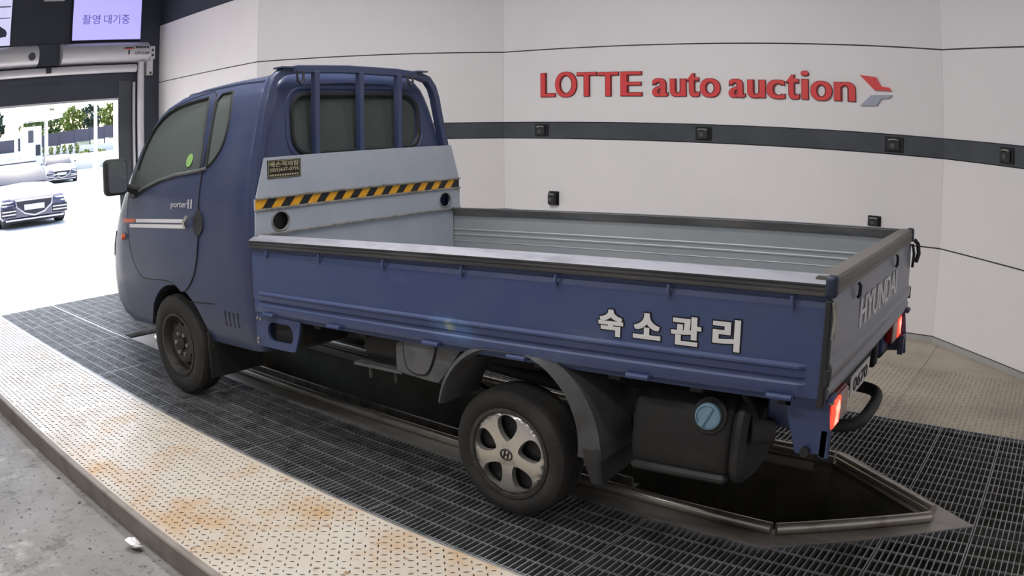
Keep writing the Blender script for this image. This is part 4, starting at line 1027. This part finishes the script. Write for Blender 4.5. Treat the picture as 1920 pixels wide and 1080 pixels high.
# ------------------------------------------------------------------ small things on the floor
def crumple(name, c, n, sz, m, label, cat):
    mb = MB(); rnd = random.Random(3)
    mb.sphere(c, sz, sz*.55, sz*.4, 9, 6)
    mb.v = [tuple(Vector(v)+Vector((rnd.uniform(-1, 1), rnd.uniform(-1, 1), rnd.uniform(-.5, .9)))*sz*.25) for v in mb.v]
    lo = min(v[2] for v in mb.v); mb.v = [(x, y, z-lo+c[2]) for x, y, z in mb.v]
    o = mb.obj(name, m, None, smooth=0); tag(o, label, cat)
    return o
crumple('crumpled_paper', (1.50, -2.06, -.115), 1, .05, PAPER, 'crumpled white paper scrap beside the kerb on the concrete', 'litter')
mb = MB(); mb.box(-.03, .03, -.012, .012, 0, .006); mb.box(-.026, -.016, -.016, .016, .006, .012); mb.box(.012, .022, -.016, .016, .006, .012)
o = mb.obj('grating_clip', SILV, None, smooth=0, bevel=.002); o.location = (.20, -.62, .001); o.rotation_euler.z = .3; tag(o, 'small silver clip lying on the grating behind the front wheel', 'clip')

# ------------------------------------------------------------------ outside the door
MB().box(-90, -3.775, -40, 60, -.3, -.012).obj('ground', ASPH, None, smooth=0, kind='structure', label='sunlit pale concrete yard outside the doorway')
def sedan(loc, rz, label):
    r = root('parked_car', loc, label, 'car', 'cars parked in the yard')
    r.rotation_euler.z = rz
    def ob(m, n, mt, **k):
        o = bpy.data.objects.new(n, m.mesh(n, mt, None, k.get('bevel', 0), k.get('smooth', 35), True, k.get('segs', 1))); COL.objects.link(o); o.parent = r; return o
    # local: front at x = 0 facing +x, length to -x
    st = [(0.0, .25, .62, .74), (-.10, .20, .70, .86), (-.5, .18, .80, .91), (-1.2, .18, .93, .93), (-1.6, .18, .97, .93), (-3.6, .18, .98, .93), (-4.5, .20, .98, .90), (-4.9, .3, .90, .80)]
    m = MB(); vs_ = []; fs = []
    for x, z0, z1, hw in st:
        vs_ += [(x, -hw*.92, z0), (x, -hw, z0+.12), (x, -hw, z1*.62), (x, -hw*.93, z1*.9), (x, -hw*.7, z1), (x, 0, z1+.02), (x, hw*.7, z1), (x, hw*.93, z1*.9), (x, hw, z1*.62), (x, hw, z0+.12), (x, hw*.92, z0), (x, 0, z0)]
    n = 12
    for i in range(len(st)-1):
        for k in range(n): fs.append((i*n+k, i*n+(k+1) % n, (i+1)*n+(k+1) % n, (i+1)*n+k))
    fs += [tuple(range(n)), tuple(range((len(st)-1)*n, len(st)*n))[::-1]]
    m.add(vs_, fs); ob(m, 'body', CARW, smooth=40)
    m = MB(); m.add([(-1.35, -.78, .95), (-1.35, .78, .95), (-2.1, .62, 1.42), (-2.1, -.62, 1.42), (-3.5, .60, 1.42), (-3.5, -.60, 1.42), (-4.3, .72, .97), (-4.3, -.72, .97)], [(0, 1, 2, 3), (3, 2, 4, 5), (5, 4, 6, 7), (0, 3, 5, 7), (1, 6, 4, 2), (0, 7, 6, 1)]); ob(m, 'greenhouse', CARGL, bevel=.05, segs=2)
    m = MB(); m.box(-3.5, -2.15, -.60, .60, 1.415, 1.45); ob(m, 'roof', CARW, bevel=.02)
    m = MB(); m.prism([(-.48, .62), (.48, .62), (.45, .48), (.25, .33), (0, .27), (-.25, .33), (-.45, .48)], 'x', -.06, .03); ob(m, 'grille', CARB)
    m = MB(); m.tube([(.03, y, z) for y, z in [(-.48, .62), (.48, .62), (.45, .48), (.25, .33), (0, .27), (-.25, .33), (-.45, .48)]], .022, 6, closed=True); ob(m, 'grille_surround', CARG)
    m = MB(); m.box(.03, .045, -.26, .26, .40, .52); ob(m, 'number_plate', WHITES)
    for s in (-1, 1):
        for k in range(2):
            m = MB(); m.box(-.14, .0, s*.66-.16, s*.66+.16, .58-.07*k, .62-.07*k); ob(m, 'head_lamp', CARG, bevel=.01)
        m = MB(); m.box(-.12, .012, s*.66-.20, s*.66+.2, .27, .47); ob(m, 'air_intake', CARB, bevel=.02)
        for k in range(2):
            m = MB(); m.box(.012, .02, s*.66-.18, s*.66+.18, .32+.07*k, .345+.07*k); ob(m, 'intake_bar', CARG)
        m = MB(); m.tube([(-1.5, s*.92, 1.0), (-1.5, s*1.02, 1.02)], .05, 8); ob(m, 'door_mirror', CARW)
        for x in (-.85, -3.75):
            m = MB(); m.lathe([(.20, -.1), (.33, -.1), (.345, -.06), (.345, .06), (.33, .1), (.20, .1)], (x, s*.84, .335), 'y', 24); ob(m, 'tyre', RUBBER)
            m = MB(); m.lathe([(.21, -.11), (.21, .11)], (x, s*.84, .335), 'y', 18); ob(m, 'rim', CARG)
    m = MB(); m.box(-.06, .03, -.75, .75, .18, .22); ob(m, 'front_lip', CARG, bevel=.01)
    m = MB(); m.box(-4.9, -.2, -.80, .80, .12, .2); ob(m, 'underbody', CARB)
    return r
sedan((-13.2, 2.87, -.012), -.12, 'pale saloon car with dark grille in the yard, the nearer of two')
sedan((-34.5, 12.1, -.012), -.25, 'pale saloon car further back in the yard, the more distant of two')

def tree(name, c, rx, rz, h, m, label, n=420, ls=.28, cat='tree', group='trees beyond the yard'):
    r = root(name, c, label, cat, group); rnd = random.Random(hash(c[1]) % 1000)
    t = MB(); t.tube([(c[0], c[1], c[2]), (c[0]+.05, c[1], c[2]+h*.6)], [.05*h, .025*h], 7); t.obj('trunk', BARK, r)
    f = MB()
    for _ in range(n):
        while True:
            p = Vector((rnd.uniform(-1, 1), rnd.uniform(-1, 1), rnd.uniform(-1, 1)))
            if .35 < p.length < 1: break
        q = Vector((c[0]+p.x*rx, c[1]+p.y*rx*(1.0+.2*sin(5*p.z)), c[2]+h-rz+p.z*rz))
        a = Vector((rnd.uniform(-1, 1), rnd.uniform(-1, 1), rnd.uniform(-1, 1))).normalized()*ls*rnd.uniform(.6, 1.2); b = a.cross(Vector((rnd.uniform(-1, 1), rnd.uniform(-1, 1), .6))).normalized()*ls*.6
        f.add([q-a, q-b*.8, q+a, q+b*.8], [(0, 1, 2, 3)])
    f.obj('foliage', m, r, smooth=0, fixn=False, kind='stuff')
    return r
BK = root('hill_bank', (-75, 24, 0), 'sloping bank rising behind the yard fence', None, None, 'structure')
m = MB(); m.prism([(-62, -.1), (-66, 2.2), (-80, 3.6), (-90, 3.8), (-90, -.1)], 'y', -5, 60); m.obj('bank_soil', mat('bank_soil', rgb(170, 168, 150), .9, 0, rgb(130, 140, 110), .5, .4, .6), BK, smooth=0)
for i, (y, rx, rz, h, m, lb) in enumerate(((15.8, 1.7, 1.3, 2.9, LEAF2, 'bright green tree at the left edge of the doorway view'), (18.0, 1.2, 1.2, 3.1, LEAF3, 'bluish tree behind the white gatehouse'),
        (21.6, 1.5, 1.1, 2.4, LEAF1, 'low green tree right of the white gatehouse'), (23.8, 1.6, 1.4, 3.0, LEAF1, 'tall green tree in the middle of the doorway view'),
        (25.9, 1.3, 1.5, 3.3, LEAF2, 'yellow green tree left of the white lamp post'), (28.2, 1.3, 1.3, 3.2, LEAF3, 'blue green tree right of the white lamp post'), (30.2, 1.5, 1.3, 3.4, LEAF2, 'bright leafy tree beside the right door jamb'))):
    tree('roadside_tree', (-68-3.6*(i % 2), y*1.03*(1+.045*(i % 2)), 2.36 if i % 2 == 0 else 2.72), rx*.95, rz, h, m, lb)
fe = root('yard_fence', (-60, 24, 0), 'long grey panel fence below the trees', 'fence')
yy = [12+1.5*k for k in range(16)]
for k, y in enumerate(yy):
    zb = 1.9+.045*(y-18)
    MB().box(-61.03, -60.97, y+.03, y+1.47, zb, zb+1.05).obj('fence_panel', FENCEM, fe, smooth=0)
    MB().box(-61.06, -60.94, y-.04, y+.04, -.1, zb+1.12).obj('fence_post', FENCEM, fe, smooth=0)
rw = root('retaining_wall', (-60.8, 24, 0), 'low white retaining wall under the fence', None, None, 'structure')
MB().box(-60.9, -60.5, 8, 40, -.1, 1.85).obj('wall_block', WHITES, rw, smooth=0)
for k in range(8):
    tree('conical_shrub', (-58, 18.6+.62*k, 1.2), .2, .42, .85, LEAF2 if k % 2 else LEAF1, '%s conical shrub from the gatehouse in the row before the fence' % ('first', 'second', 'third', 'fourth', 'fifth', 'sixth', 'seventh', 'eighth')[k], 60, .14, 'shrub', 'conical shrubs in a row')
for i, (y, z) in enumerate(((22.9, .75), (24.3, .7))):
    tree('round_bush', (-56, y, z), .6, .35, .7, LEAF2, ('low yellow green bush left of the lamp post foot', 'low yellow green bush right beside the lamp post foot')[i], 120, .2, 'bush', 'low bushes')
MB().box(-59.5, -55, 16, 30, -.1, 1.2).obj('planting_bed', mat('pale_bed', rgb(205, 200, 190), .9), None, smooth=0, kind='structure', label='pale raised planting bed below the fence')
lp = root('lamp_post', (-52, 22.0, 0), 'thin white lamp post in front of the trees', 'lamp post')
MB().cyl((-52, 22.05, -.1), (-52, 22.05, 7.5), .16, 10, .12).obj('pole', WHITES, lp)
MB().cyl((-52, 22.05, -.1), (-52, 22.05, .35), .3, 12, .26).obj('pole_base', WHITES, lp)
MB().tube([(-52, 22.05, 7.3), (-51, 22.0, 7.6), (-50, 21.9, 7.6)], .06, 6).obj('lamp_arm', WHITES, lp)
gh = root('gatehouse', (-55, 17.4, 0), 'white gatehouse kiosk with flat canopy roof', 'building')
MB().box(-56, -54.5, 16.9, 18.3, -.1, 3.6).obj('kiosk_wall', WHITES, gh, bevel=.03)
MB().box(-57, -53, 15.6, 19.6, 4.0, 4.6).obj('canopy', WHITES, gh, bevel=.05)
for y in (16.2, 18.9): MB().box(-55.2, -54.9, y-.12, y+.12, -.1, 4.0).obj('column', WHITES, gh)
MB().box(-54.5, -54.45, 17.1, 17.55, 2.4, 3.3).obj('window', CARGL, gh, smooth=0)
MB().box(-54.5, -54.45, 17.75, 18.15, 1.4, 2.2).obj('notice_board', CARB, gh, smooth=0)
